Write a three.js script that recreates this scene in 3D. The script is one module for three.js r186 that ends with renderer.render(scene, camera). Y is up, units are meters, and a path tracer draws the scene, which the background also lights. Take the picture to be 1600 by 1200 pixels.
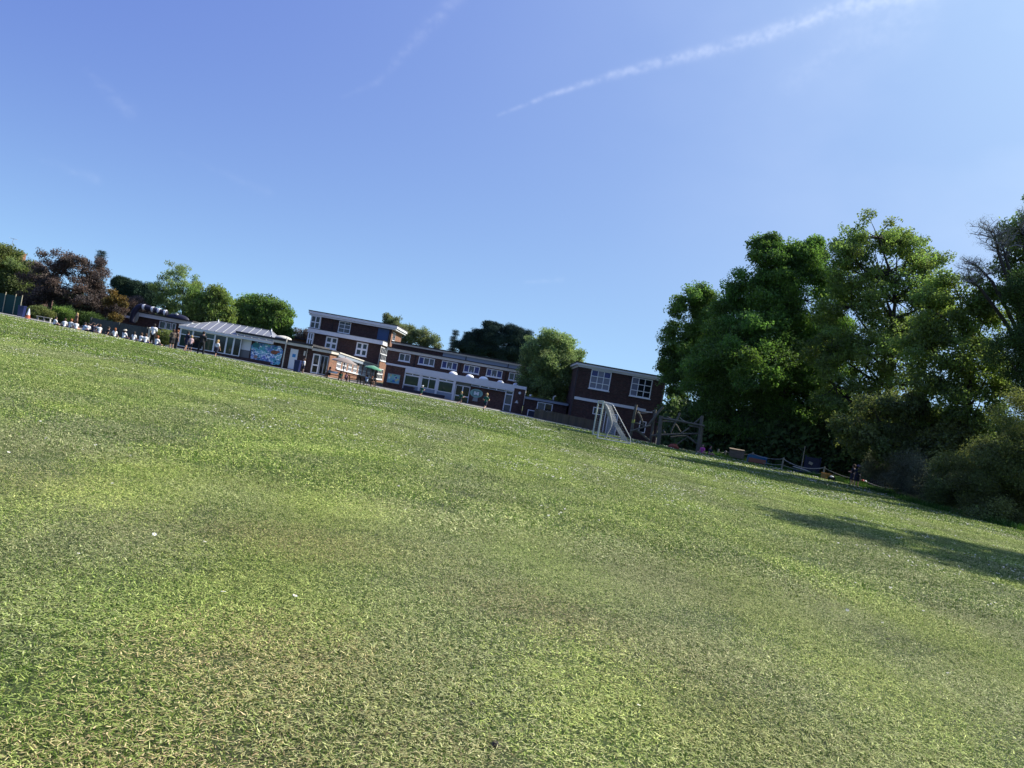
import * as THREE from 'three';
import { mergeGeometries } from 'three/addons/utils/BufferGeometryUtils.js';
import { ImprovedNoise } from 'three/addons/math/ImprovedNoise.js';
import { RoundedBoxGeometry } from 'three/addons/geometries/RoundedBoxGeometry.js';

// ------------------------------------------------------------------ camera, sky, sun, exposure
const scene = new THREE.Scene();
const EYE = 1.6, ROLL = 10 * Math.PI / 180, PITCH = Math.atan(14 / 1156);
const camera = new THREE.PerspectiveCamera(2 * Math.atan(600 / 1156) * 180 / Math.PI, 4 / 3, 0.1, 2000);
camera.rotation.order = 'YXZ';
camera.rotation.set(PITCH, 0, ROLL);
camera.position.set(0, EYE, 0);
scene.add(camera);
camera.updateMatrixWorld(true);

const renderer = new THREE.WebGLRenderer({ antialias: true });
renderer.toneMapping = THREE.LinearToneMapping;
renderer.toneMappingExposure = 1.65;
renderer.shadowMap.enabled = true;

const SUN = new THREE.Vector3(0.712, 0.66, -0.24).normalize();
const sun = new THREE.DirectionalLight(new THREE.Color().setRGB(1.0, 0.95, 0.86), 5.0);
sun.position.copy(SUN).multiplyScalar(150).add(new THREE.Vector3(0, 0, -50));
sun.target.position.set(0, 0, -50);
sun.castShadow = true;
sun.shadow.mapSize.set(4096, 4096);
Object.assign(sun.shadow.camera, { left: -110, right: 110, top: 110, bottom: -110, near: 1, far: 400 });
scene.add(sun, sun.target);

// deterministic random numbers
function rng(seed) { let a = seed >>> 0; return () => { a = (a + 0x6d2b79f5) | 0; let t = Math.imul(a ^ (a >>> 15), 1 | a); t = (t + Math.imul(t ^ (t >>> 7), 61 | t)) ^ t; return ((t ^ (t >>> 14)) >>> 0) / 4294967296; }; }
const noise = new ImprovedNoise();
const N2 = (x, y, s = 0) => noise.noise(x + 31.7, y + 17.3, s + 0.5);
const fbm = (x, y, s = 0, o = 4) => { let a = 0, k = 0.5, f = 1; for (let i = 0; i < o; i++) { a += k * N2(x * f, y * f, s + i * 7.1); k *= 0.5; f *= 2.03; } return a; };
const clamp = (v, a = 0, b = 1) => Math.min(b, Math.max(a, v));
const smooth = (a, b, v) => { const t = clamp((v - a) / (b - a)); return t * t * (3 - 2 * t); };
const mix = (a, b, t) => a + (b - a) * t;

// a point of the photograph (1600 wide) at a distance in front of the lens, as metres in the world
const V = (x, y, z) => new THREE.Vector3(x, y, z);
function dirOf(px, py) { return V((px - 800) / 1156, -(py - 600) / 1156, -1).applyEuler(camera.rotation).normalize(); }
function at(px, py, D) { const d = dirOf(px, py); return d.multiplyScalar(D / -d.z).add(V(0, EYE, 0)); }

function makeSky() {
  const W = 3072, H = 1536, data = new Float32Array(W * H * 4);
  const zen = [0.034, 0.060, 0.36], low = [0.272, 0.478, 0.665], glow = [0.37, 0.525, 0.70];
  const azel = (d) => [Math.atan2(d.x, -d.z), Math.asin(d.y)];
  // vapour trails: pixel corners of the photograph as bearings, with half-width in degrees and strength
  const trails = [
    { p: [[778, 180], [860, 148], [940, 122], [1040, 95], [1150, 68], [1290, 20], [1400, -8], [1600, -60]], w0: 0.08, w1: 0.52, s: 0.34, a: 0.30 },
    { p: [[534, 152], [590, 128], [625, 90], [660, 50], [720, -10]], w0: 0.12, w1: 0.5, s: 0.075, a: 0.2 },
    { p: [[135, 110], [165, 140], [200, 172]], w0: 0.2, w1: 0.5, s: 0.05, a: 0.5 },
    { p: [[70, 250], [150, 280]], w0: 0.2, w1: 0.3, s: 0.05, a: 0.5 },
    { p: [[280, 240], [420, 300]], w0: 0.15, w1: 0.3, s: 0.03, a: 0.5 },
    { p: [[820, 441], [880, 437]], w0: 0.1, w1: 0.15, s: 0.07, a: 0.5 },
    { p: [[1230, 130], [1330, 60], [1420, 20]], w0: 0.8, w1: 1.6, s: 0.06, a: 0.5 },
  ].map((t) => ({ ...t, q: t.p.map(([x, y]) => azel(dirOf(x, y))) }));
  for (const t of trails) { const xs = t.q.map((v) => v[0]), ys = t.q.map((v) => v[1]); t.box = [Math.min(...xs) - 0.06, Math.max(...xs) + 0.06, Math.min(...ys) - 0.06, Math.max(...ys) + 0.06]; }
  const d = V(0, 0, 0);
  for (let j = 0; j < H; j++) for (let i = 0; i < W; i++) {
    const el = ((j + 0.5) / H - 0.5) * Math.PI, th = ((i + 0.5) / W - 0.5) * 2 * Math.PI;   // row 0 is the nadir; x = cos(th), z = sin(th)
    d.set(Math.cos(el) * Math.cos(th), Math.sin(el), Math.cos(el) * Math.sin(th));
    const e = Math.max(0, el) / (Math.PI / 2), c = d.dot(SUN);
    const g = Math.acos(clamp(c, -1, 1)) * 180 / Math.PI;
    const hl = Math.exp(-e * 6.2), deep = 1 - 0.30 * Math.exp(-Math.pow((g - 104) / 30, 2)) * (1 - hl);
    const s1 = Math.exp(-Math.pow(g / 40, 2)) * 0.75 + Math.exp(-Math.pow(g / 70, 2)) * 0.44;
    const o = (j * W + i) * 4;
    let cl = 0;
    if (el > 0) {
      const az = Math.atan2(d.x, -d.z);
      for (const t of trails) {
        if (az < t.box[0] || az > t.box[1] || el < t.box[2] || el > t.box[3]) continue;
        const ce = Math.cos(el); let best = 0, n = t.q.length - 1;
        for (let k = 0; k < n; k++) {
          const [ax, ay] = t.q[k], [bx, by] = t.q[k + 1];
          const dx = (bx - ax) * ce, dy = by - ay, px = (az - ax) * ce, py = el - ay;
          const u = clamp((px * dx + py * dy) / (dx * dx + dy * dy)), along = (k + u) / n;
          const dist = Math.hypot(px - u * dx, py - u * dy) * 180 / Math.PI;
          const w = mix(t.w0, t.w1, along);
          const f = Math.exp(-Math.pow(dist / w, 2)) * mix(t.a, 1, Math.sin(Math.min(1, along * 1.25) * Math.PI * 0.5));
          if (f > best) best = f * (t.s > 0.3 && along > 0.3 ? 0.62 + 0.5 * Math.pow(Math.abs(px * dy - py * dx) / Math.hypot(dx, dy) * 180 / Math.PI / w, 1.2) : 1);
        }
        const rough = 0.5 + 1.0 * fbm(az * 44 + el * 60, el * 90 - az * 30, 3, 5) + 0.9 * fbm(az * 210, el * 260, 9, 3);
        cl += best * t.s * clamp(rough, 0.12, 1.3);
      }
      // thin high veil towards the sun
      const veil = clamp(fbm(az * 3.1, el * 5.3, 21, 5) * 1.6 + 0.15) * smooth(70, 25, g) * 0.16;
      cl += veil;
    }
    for (let k = 0; k < 3; k++) {
      let v = mix(zen[k], low[k], hl) * (k < 2 ? deep : mix(deep, 1, 0.6));
      v = mix(v, glow[k], clamp(s1));
      v += cl * (0.68 - v * 0.6);
      data[o + k] = v;
    }
    data[o + 3] = 1;
  }
  const tex = new THREE.DataTexture(data, W, H, THREE.RGBAFormat, THREE.FloatType);
  tex.mapping = THREE.EquirectangularReflectionMapping;
  tex.magFilter = tex.minFilter = THREE.LinearFilter;
  tex.colorSpace = THREE.LinearSRGBColorSpace;
  tex.needsUpdate = true;
  return tex;
}
const sky = makeSky();
scene.background = sky;
scene.environment = sky;

// ------------------------------------------------------------------ naming and building helpers
const taken = new Map();
function numbered(name) { const n = taken.get(name) || 0; taken.set(name, n + 1); return n ? `${name}_${String(n).padStart(3, '0')}` : name; }
function thing(name, label, category, pos = [0, 0, 0], turn = 0, group) {
  const o = new THREE.Group(); o.name = numbered(name); o.position.set(...pos); o.rotation.y = turn;
  o.userData = { label, category }; if (group) o.userData.group = group;
  scene.add(o); return o;
}
function tag(o, label, category, group) { o.userData.label = label; o.userData.category = category; if (group) o.userData.group = group; return o; }
function part(name, geo, material, parent) {
  const m = new THREE.Mesh(geo, material); m.name = name; m.castShadow = m.receiveShadow = true; (parent || scene).add(m); return m;
}
function struct(name, geo, material) { const m = part(numbered(name), geo, material); m.userData.kind = 'structure'; return m; }
const strip = (g) => { g = g.index ? g.toNonIndexed() : g; for (const k of Object.keys(g.attributes)) if (!['position', 'normal', 'uv', 'color'].includes(k)) g.deleteAttribute(k); return g; };
const join = (...gs) => mergeGeometries(gs.flat().map((g) => { g = strip(g); if (!g.attributes.uv) g.setAttribute('uv', new THREE.BufferAttribute(new Float32Array(g.attributes.position.count * 2), 2)); return g; }));
// a box given by its faces, uv in metres
function bx(x0, x1, y0, y1, z0, z1) {
  const g = new THREE.BoxGeometry(x1 - x0, y1 - y0, z1 - z0); g.translate((x0 + x1) / 2, (y0 + y1) / 2, (z0 + z1) / 2);
  const p = g.attributes.position, n = g.attributes.normal, uv = g.attributes.uv;
  for (let i = 0; i < p.count; i++) {
    if (Math.abs(n.getX(i)) > 0.5) uv.setXY(i, p.getZ(i), p.getY(i));
    else if (Math.abs(n.getY(i)) > 0.5) uv.setXY(i, p.getX(i), p.getZ(i));
    else uv.setXY(i, p.getX(i), p.getY(i));
  }
  return g;
}
// a wall facing +z between x0..x1, y0..y1 with its face at z, and openings
function wallGeo(x0, x1, y0, y1, z, depth, holes = []) {
  const s = new THREE.Shape([new THREE.Vector2(x0, y0), new THREE.Vector2(x1, y0), new THREE.Vector2(x1, y1), new THREE.Vector2(x0, y1)]);
  for (const [a, b, c, d] of holes) s.holes.push(new THREE.Path([new THREE.Vector2(a, c), new THREE.Vector2(a, d), new THREE.Vector2(b, d), new THREE.Vector2(b, c)]));
  const g = new THREE.ExtrudeGeometry(s, { depth, bevelEnabled: false }); g.translate(0, 0, z - depth); return g;
}
// tapered tube through points with radii
function tube(pts, radii, sides = 7, closed = true) {
  const pos = [], uv = [], idx = []; let len = 0;
  const up = V(0.13, 0.31, 0.94).normalize();
  for (let i = 0; i < pts.length; i++) {
    const t = V(0, 0, 0).subVectors(pts[Math.min(i + 1, pts.length - 1)], pts[Math.max(i - 1, 0)]).normalize();
    const a = V(0, 0, 0).crossVectors(t, Math.abs(t.dot(up)) > 0.95 ? V(1, 0, 0) : up).normalize(), b = V(0, 0, 0).crossVectors(t, a);
    const r = Array.isArray(radii) ? radii[i] : radii;
    if (i) len += pts[i].distanceTo(pts[i - 1]);
    for (let k = 0; k <= sides; k++) {
      const c = k / sides * Math.PI * 2;
      const p = pts[i].clone().addScaledVector(a, Math.cos(c) * r).addScaledVector(b, Math.sin(c) * r);
      pos.push(p.x, p.y, p.z); uv.push(k / sides, len);
    }
  }
  const row = sides + 1;
  for (let i = 0; i < pts.length - 1; i++) for (let k = 0; k < sides; k++) { const a = i * row + k, b = a + row; idx.push(a, a + 1, b, a + 1, b + 1, b); }
  if (closed) for (const i of [0, pts.length - 1]) {
    const c = pos.length / 3; pos.push(pts[i].x, pts[i].y, pts[i].z); uv.push(0.5, 0);
    for (let k = 0; k < sides; k++) i ? idx.push(c, i * row + k, i * row + k + 1) : idx.push(c, k + 1, k);
  }
  const g = new THREE.BufferGeometry();
  g.setAttribute('position', new THREE.Float32BufferAttribute(pos, 3)); g.setAttribute('uv', new THREE.Float32BufferAttribute(uv, 2)); g.setIndex(idx); g.computeVertexNormals();
  return g;
}
const rod = (a, b, r, sides = 8, r2 = r) => tube([a, b], [r, r2], sides);
function curvePts(pts, n) { const c = new THREE.CatmullRomCurve3(pts); return c.getPoints(n); }

// ------------------------------------------------------------------ materials
function tex(size, fn, metres, srgb = true) {
  const d = new Uint8Array(size * size * 4);
  for (let j = 0; j < size; j++) for (let i = 0; i < size; i++) { const c = fn(i / size, j / size, i, j), o = (j * size + i) * 4; for (let k = 0; k < 3; k++) d[o + k] = clamp(c[k]) * 255; d[o + 3] = 255; }
  const t = new THREE.DataTexture(d, size, size); t.wrapS = t.wrapT = THREE.RepeatWrapping; t.magFilter = THREE.LinearFilter; t.minFilter = THREE.LinearMipmapLinearFilter; t.generateMipmaps = true;
  if (srgb) t.colorSpace = THREE.SRGBColorSpace; t.repeat.set(1 / metres, 1 / metres); t.needsUpdate = true; return t;
}
const lin2s = (v) => v <= 0.0031308 ? v * 12.92 : 1.055 * Math.pow(v, 1 / 2.4) - 0.055;
const tile = (f) => (u, v) => { const a = f(u, v), b = f(u - 1, v), c = f(u, v - 1), e = f(u - 1, v - 1); return mix(mix(a, b, u), mix(c, e, u), v); };
const mat = (r, g, b, rough = 0.7, extra = {}) => new THREE.MeshStandardMaterial({ color: new THREE.Color().setRGB(r, g, b), roughness: rough, ...extra });
function brickMaterial(base, mortar, seed) {
  const R = rng(seed), tone = Array.from({ length: 24 * 8 }, () => 0.62 + R() * 0.75), warm = Array.from({ length: 24 * 8 }, () => R());
  const joint = (u, v) => { const row = Math.floor(v * 24), fu = u * 8 + (row % 2) * 0.5, fx = fu - Math.floor(fu), fy = v * 24 - row; return [row * 8 + (Math.floor(fu) % 8), Math.min(fx, 1 - fx) * 0.225, Math.min(fy, 1 - fy) * 0.075]; };
  const nz = tile((u, v) => fbm(u * 9, v * 9, seed));
  const map = tex(512, (u, v) => {
    const [id, a, b] = joint(u, v), j = Math.min(a, b) < 0.006 ? 1 : 0, n = 1 + nz(u, v) * 0.5, t = tone[id] * n, w = warm[id];
    return [0, 1, 2].map((k) => lin2s(j ? mortar[k] * n : base[k] * t * (k === 0 ? 0.9 + 0.3 * w : 1.05 - 0.2 * w)));
  }, 1.8);
  const bump = tex(512, (u, v) => { const [, a, b] = joint(u, v), h = smooth(0.002, 0.008, Math.min(a, b)); return [h, h, h]; }, 1.8, false);
  return new THREE.MeshStandardMaterial({ map, bumpMap: bump, bumpScale: 0.008, roughness: 0.9 });
}
const grain = (c, amp, metres, seed, sx = 6, sy = 6) => { const nz = tile((u, v) => fbm(u * sx, v * sy, seed, 5)); return tex(256, (u, v) => { const n = 1 + nz(u, v) * amp; return c.map((k) => lin2s(k * n)); }, metres); };
const M = {
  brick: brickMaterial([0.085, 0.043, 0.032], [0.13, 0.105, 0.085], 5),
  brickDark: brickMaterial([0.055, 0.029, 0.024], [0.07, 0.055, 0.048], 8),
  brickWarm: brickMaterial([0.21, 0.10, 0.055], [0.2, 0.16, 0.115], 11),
  white: new THREE.MeshStandardMaterial({ map: grain([0.66, 0.66, 0.67], 0.14, 2.4, 3), roughness: 0.5 }),
  cream: new THREE.MeshStandardMaterial({ map: grain([0.58, 0.54, 0.46], 0.2, 2.4, 4), roughness: 0.6 }),
  upvc: mat(0.74, 0.74, 0.75, 0.35),
  dark: mat(0.022, 0.02, 0.024, 0.7),
  felt: new THREE.MeshStandardMaterial({ map: grain([0.045, 0.043, 0.045], 0.5, 3, 6), roughness: 0.95 }),
  greyClad: new THREE.MeshStandardMaterial({ map: grain([0.25, 0.29, 0.34], 0.12, 3, 7, 3, 14), roughness: 0.6 }),
  pane: mat(0.012, 0.015, 0.02, 0.06), paneGreen: mat(0.02, 0.045, 0.035, 0.05), paneBlue: mat(0.018, 0.028, 0.16, 0.25), paneGrey: mat(0.085, 0.09, 0.10, 0.2), paneLilac: mat(0.17, 0.175, 0.23, 0.25),
  panelBlue: mat(0.028, 0.07, 0.17, 0.5), navy: mat(0.012, 0.013, 0.035, 0.6), bluePlastic: mat(0.012, 0.02, 0.085, 0.4),
  steel: mat(0.35, 0.36, 0.38, 0.4), pole: mat(0.45, 0.43, 0.36, 0.6),
};
for (const k of Object.keys(M)) M[k].name = k.toLowerCase();

// ------------------------------------------------------------------ the lie of the land
const ground = (x, z) => -0.019 * clamp(x, -90, 90) - (0.45 + 0.01 * clamp(x, 0, 22)) * smooth(50, 74, -z);
// ------------------------------------------------------------------ ground, paths, grass
const BARK = [[8.6, -73.9], [10, -56], [14, -53.8], [18, -54], [21, -51], [23.6, -46], [21.9, -40], [21.9, -36], [22.5, -33], [23.3, -31], [25, -24], [70, -18], [95, -73.9], [60, -100], [8.6, -100]];
function inside(poly, x, z) { let c = false; for (let i = 0, j = poly.length - 1; i < poly.length; j = i++) { const [xi, zi] = poly[i], [xj, zj] = poly[j]; if ((zi > z) !== (zj > z) && x < (xj - xi) * (z - zi) / (zj - zi) + xi) c = !c; } return c; }
// how worn and how strawy the turf is at a place: mower swaths, clover patches, bare scorched spots
function turf(x, z) {
  const warp = N2(x * 0.06, z * 0.05, 40) * 3.2;
  const swath = 0.45 * N2((x + warp - 0.10 * z) * 0.34, z * 0.035, 4) + 1.0 * N2((x + warp * 0.6) * 1.05, z * 0.06, 8);
  const patch = fbm(x * 0.42, z * 0.42, 12, 4), fine = fbm(x * 1.7, z * 1.7, 15, 3);
  const straw = smooth(-0.22, 0.42, swath * 0.55 + patch * 0.42 + fine * 0.55 + 0.22 * smooth(14, 3, -z));
  const scorch = smooth(0.10, 0.34, fbm(x * 0.75 + 9, z * 0.75, 27, 3) + 0.18 * smooth(7, 3, -z) - 0.05) * smooth(13, 4, -z) * smooth(3.0, -1.2, x);
  const lush = smooth(0.16, 0.42, fbm(x * 0.55 - 4, z * 0.5, 33, 3));
  return { straw, scorch, lush };
}
function turfTint(x, z) {
  const { straw, scorch, lush } = turf(x, z);
  const a = [1.44, 1.64, 0.62], b = [1.24, 1.28, 0.88], c = [1.56, 1.20, 0.86], l = [1.10, 1.44, 0.45];
  return [0, 1, 2].map((k) => mix(mix(mix(a[k], l[k], lush * 0.6), b[k], straw * 0.9), c[k], scorch * 0.85));
}
{
  const xs = [], zs = [];
  for (const v of [-700, -400, -250, -160, -110]) xs.push(v);
  for (let v = -84; v <= 84; v += 0.8) xs.push(v);
  for (const v of [110, 160, 250, 400, 700]) xs.push(v);
  for (const v of [700, 300, 120, 50, 20, 8]) zs.push(v);
  for (let v = 4; v >= -112; v -= 0.8) zs.push(v);
  for (const v of [-140, -200, -300, -450, -800]) zs.push(v);
  const pos = [], col = [], uv = [], idx = [];
  for (const z of zs) for (const x of xs) {
    pos.push(x, ground(x, z) - 0.002, z); uv.push(x, z);
    let c;
    if (inside(BARK, x, z)) { const n = 1 + fbm(x * 1.3, z * 1.3, 51) * 0.9; c = [0.030 * n, 0.021 * n, 0.014 * n]; }
    else { const t = turfTint(x, z); c = [0.046 * t[0], 0.062 * t[1], 0.024 * t[2]]; }
    col.push(...c);
  }
  const w = xs.length;
  for (let j = 0; j < zs.length - 1; j++) for (let i = 0; i < w - 1; i++) { const a = j * w + i; idx.push(a, a + 1, a + w, a + 1, a + w + 1, a + w); }
  const g = new THREE.BufferGeometry();
  g.setAttribute('position', new THREE.Float32BufferAttribute(pos, 3)); g.setAttribute('color', new THREE.Float32BufferAttribute(col, 3)); g.setAttribute('uv', new THREE.Float32BufferAttribute(uv, 2));
  g.setIndex(idx); g.computeVertexNormals();
  const n1 = tile((u, v) => fbm(u * 60, v * 60, 61, 3)), n2 = tile((u, v) => fbm(u * 7, v * 7, 64, 3));
  const map = tex(1024, (u, v) => { const n = clamp(0.72 + n1(u, v) * 0.75 + n2(u, v) * 0.35, 0.2, 1.3) / 1.3; return [n, n, n].map(lin2s); }, 6);
  const bump = tex(512, (u, v) => { const n = 0.5 + n1(u, v) * 0.8; return [n, n, n]; }, 6, false);
  struct('ground', g, new THREE.MeshStandardMaterial({ vertexColors: true, map, bumpMap: bump, bumpScale: 0.02, roughness: 0.95, name: 'turf soil' }));
}
// a flat strip of surface that lies on the land
function sheet(x0, x1, z0, z1, step, lift, edge = 0) {
  const nx = Math.ceil((x1 - x0) / step), nz = Math.max(1, Math.ceil((z0 - z1) / step)), pos = [], uv = [], idx = [];
  for (let j = 0; j <= nz; j++) for (let i = 0; i <= nx; i++) { const x = mix(x0, x1, i / nx), z = mix(z0, z1, j / nz); pos.push(x, ground(x, z) + lift, z); uv.push(x, z); }
  const w = nx + 1;
  for (let j = 0; j < nz; j++) for (let i = 0; i < nx; i++) { const a = j * w + i; idx.push(a, a + 1, a + w, a + 1, a + w + 1, a + w); }
  if (edge) { const b = pos.length / 3; for (let i = 0; i <= nx; i++) { pos.push(pos[i * 3], pos[i * 3 + 1] - edge, pos[i * 3 + 2]); uv.push(uv[i * 2], 0.1); } for (let i = 0; i < nx; i++) idx.push(i, b + i, i + 1, i + 1, b + i, b + i + 1); }
  const g = new THREE.BufferGeometry(); g.setAttribute('position', new THREE.Float32BufferAttribute(pos, 3)); g.setAttribute('uv', new THREE.Float32BufferAttribute(uv, 2)); g.setIndex(idx); g.computeVertexNormals(); return g;
}
struct('playground_tarmac', sheet(-58, 9.2, -74.7, -99, 1.5, 0.012), new THREE.MeshStandardMaterial({ map: grain([0.038, 0.037, 0.039], 0.5, 4, 71), roughness: 0.9, name: 'tarmac' }));
struct('path', sheet(-56, 9.4, -73.3, -74.7, 1.4, 0.08, 0.14), new THREE.MeshStandardMaterial({ map: grain([0.5, 0.465, 0.39], 0.35, 2, 72), roughness: 0.9, name: 'concrete' }));

// grass: small round sods of blades, laid all over the field
function sod(seed, n, radius, wide, long, flat) {
  const R = rng(seed), pos = [], col = [], nor = [], idx = [];
  const G = [[0.055, 0.108, 0.018], [0.080, 0.140, 0.024], [0.125, 0.180, 0.036], [0.036, 0.076, 0.015]], S = [[0.36, 0.37, 0.25], [0.25, 0.28, 0.15], [0.48, 0.46, 0.34], [0.21, 0.185, 0.12]];
  for (let i = 0; i < n; i++) {
    const r = radius * Math.pow(R(), 0.62), a = R() * 6.2832, x = Math.cos(a) * r, z = Math.sin(a) * r;
    const straw = R() < flat, th = R() * 6.2832, L = long * (0.4 + R() * R() * 1.5) * (straw ? 1.1 : 1), w = wide * (straw ? 1.35 : 1) * (R() < 0.06 ? 2.4 : 0.6 + R() * 0.8);
    const tilt = straw ? 1.25 + R() * 0.3 : 0.25 + R() * 1.0, bend = straw ? 0.05 : 0.15 + R() * 0.5;
    const dx = Math.cos(th), dz = Math.sin(th), y0 = straw ? 0.012 + R() * long * 0.45 : 0;
    const c = (straw ? S : G)[Math.floor(R() * 4)], v = 0.75 + R() * 0.5;
    const p1 = [Math.sin(tilt) * L * 0.55, Math.cos(tilt) * L * 0.55], t2 = Math.min(1.6, tilt + bend), p2 = [p1[0] + Math.sin(t2) * L * 0.45, p1[1] + Math.cos(t2) * L * 0.45];
    const b = pos.length / 3, px = -dz * w / 2, pz = dx * w / 2;
    const put = (h, y, s) => { pos.push(x + dx * h + px * s, y0 + y, z + dz * h + pz * s); col.push(c[0] * v, c[1] * v, c[2] * v); nor.push(0, 1, 0); };
    put(0, 0, 1); put(0, 0, -1); put(p1[0], p1[1], 0.8); put(p1[0], p1[1], -0.8); put(p2[0], p2[1], 0);
    idx.push(b, b + 1, b + 2, b + 1, b + 3, b + 2, b + 2, b + 3, b + 4);
  }
  const g = new THREE.BufferGeometry();
  g.setAttribute('position', new THREE.Float32BufferAttribute(pos, 3)); g.setAttribute('color', new THREE.Float32BufferAttribute(col, 3)); g.setIndex(idx); g.computeVertexNormals(); return g;
}
const blade = new THREE.MeshPhysicalMaterial({ vertexColors: true, side: THREE.DoubleSide, roughness: 1, specularIntensity: 0.4, transmission: 0.28, thickness: 0, name: 'grass blade' });
function copies(name, geo, material, list, parent, label, kind = 'stuff') {
  const m = new THREE.InstancedMesh(geo, material, list.length); m.name = parent ? name : numbered(name);
  const c = new THREE.Color();
  list.forEach(([mm, k], i) => { m.setMatrixAt(i, mm); if (k) m.setColorAt(i, c.setRGB(...k)); });
  m.castShadow = m.receiveShadow = true; if (kind) m.userData.kind = kind; if (label) tag(m, ...label);
  (parent || scene).add(m); return m;
}
const Q = (rx, ry, rz) => new THREE.Quaternion().setFromEuler(new THREE.Euler(rx, ry, rz));
const Mx = (p, q, s) => new THREE.Matrix4().compose(p, q, typeof s === 'number' ? V(s, s, s) : s);
{
  const tiers = [[1.9, 9, 0.52, 6600, 0.68, 0.0021, 0.026, 0.42, 5], [8.4, 27, 0.5, 1150, 0.62, 0.0056, 0.044, 0.36, 4], [26, 73.4, 0.95, 520, 1.05, 0.016, 0.055, 0.28, 4]];
  for (const [d0, d1, step, n, rad, wide, long, flat, kinds] of tiers) {
    const lists = Array.from({ length: kinds }, () => []), R = rng(901 + Math.round(d0));
    for (let D = d0; D < d1; D += step) {
      const hw = D * 0.80 + 1.6;
      for (let x = -hw; x < hw; x += step) {
        const px = x + (R() - 0.5) * step, pz = -D + (R() - 0.5) * step, k = Math.floor(R() * kinds), ry = R() * 6.28, v = 0.70 + R() * 0.5 + 0.22 * N2(px * 1.1, pz * 1.1, 71);
        if (inside(BARK, px, pz) || pz < -73.2) continue;
        const t = turfTint(px, pz), q = new THREE.Quaternion().setFromAxisAngle(V(0, 0, 1), -0.019).multiply(Q(0, ry, 0));
        lists[k].push([Mx(V(px, ground(px, pz), pz), q, V(1, 0.75 + R() * 0.55, 1)), [t[0] * v, t[1] * v, t[2] * v]]);
      }
    }
    lists.forEach((l, k) => copies('grass', sod(300 + k + Math.round(d0 * 7), n, rad, wide, long, flat), blade, l, null, ['short mown green field grass with pale dry clippings', 'grass']));
  }
  // uncut grass below the bushes on the shaded side
  const R = rng(77), l = [];
  for (const [x0, z0, x1, z1] of [[23.6, -46.5, 22.0, -40], [22.0, -40, 22.1, -36], [22.1, -36, 23.6, -30.5], [14, -54.2, 18, -54.4], [18, -54.4, 21.2, -51.4], [21.2, -51.4, 23.8, -46.4]]) {
    const len = Math.hypot(x1 - x0, z1 - z0);
    for (let i = 0; i < len * 7; i++) { const t = R(), x = mix(x0, x1, t) + (R() - 0.25) * 1.1, z = mix(z0, z1, t) + (R() - 0.5) * 0.9; l.push([Mx(V(x, ground(x, z), z), Q(0, R() * 6.28, 0), V(0.5, 3 + R() * 3.5, 0.5)), [0.7, 1.05, 0.5]]); }
  }
  copies('tall_grass', sod(555, 420, 0.9, 0.02, 0.055, 0.05), blade, l, null, ['uncut bright green grass fringe below the shaded bushes', 'grass']);
}
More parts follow.
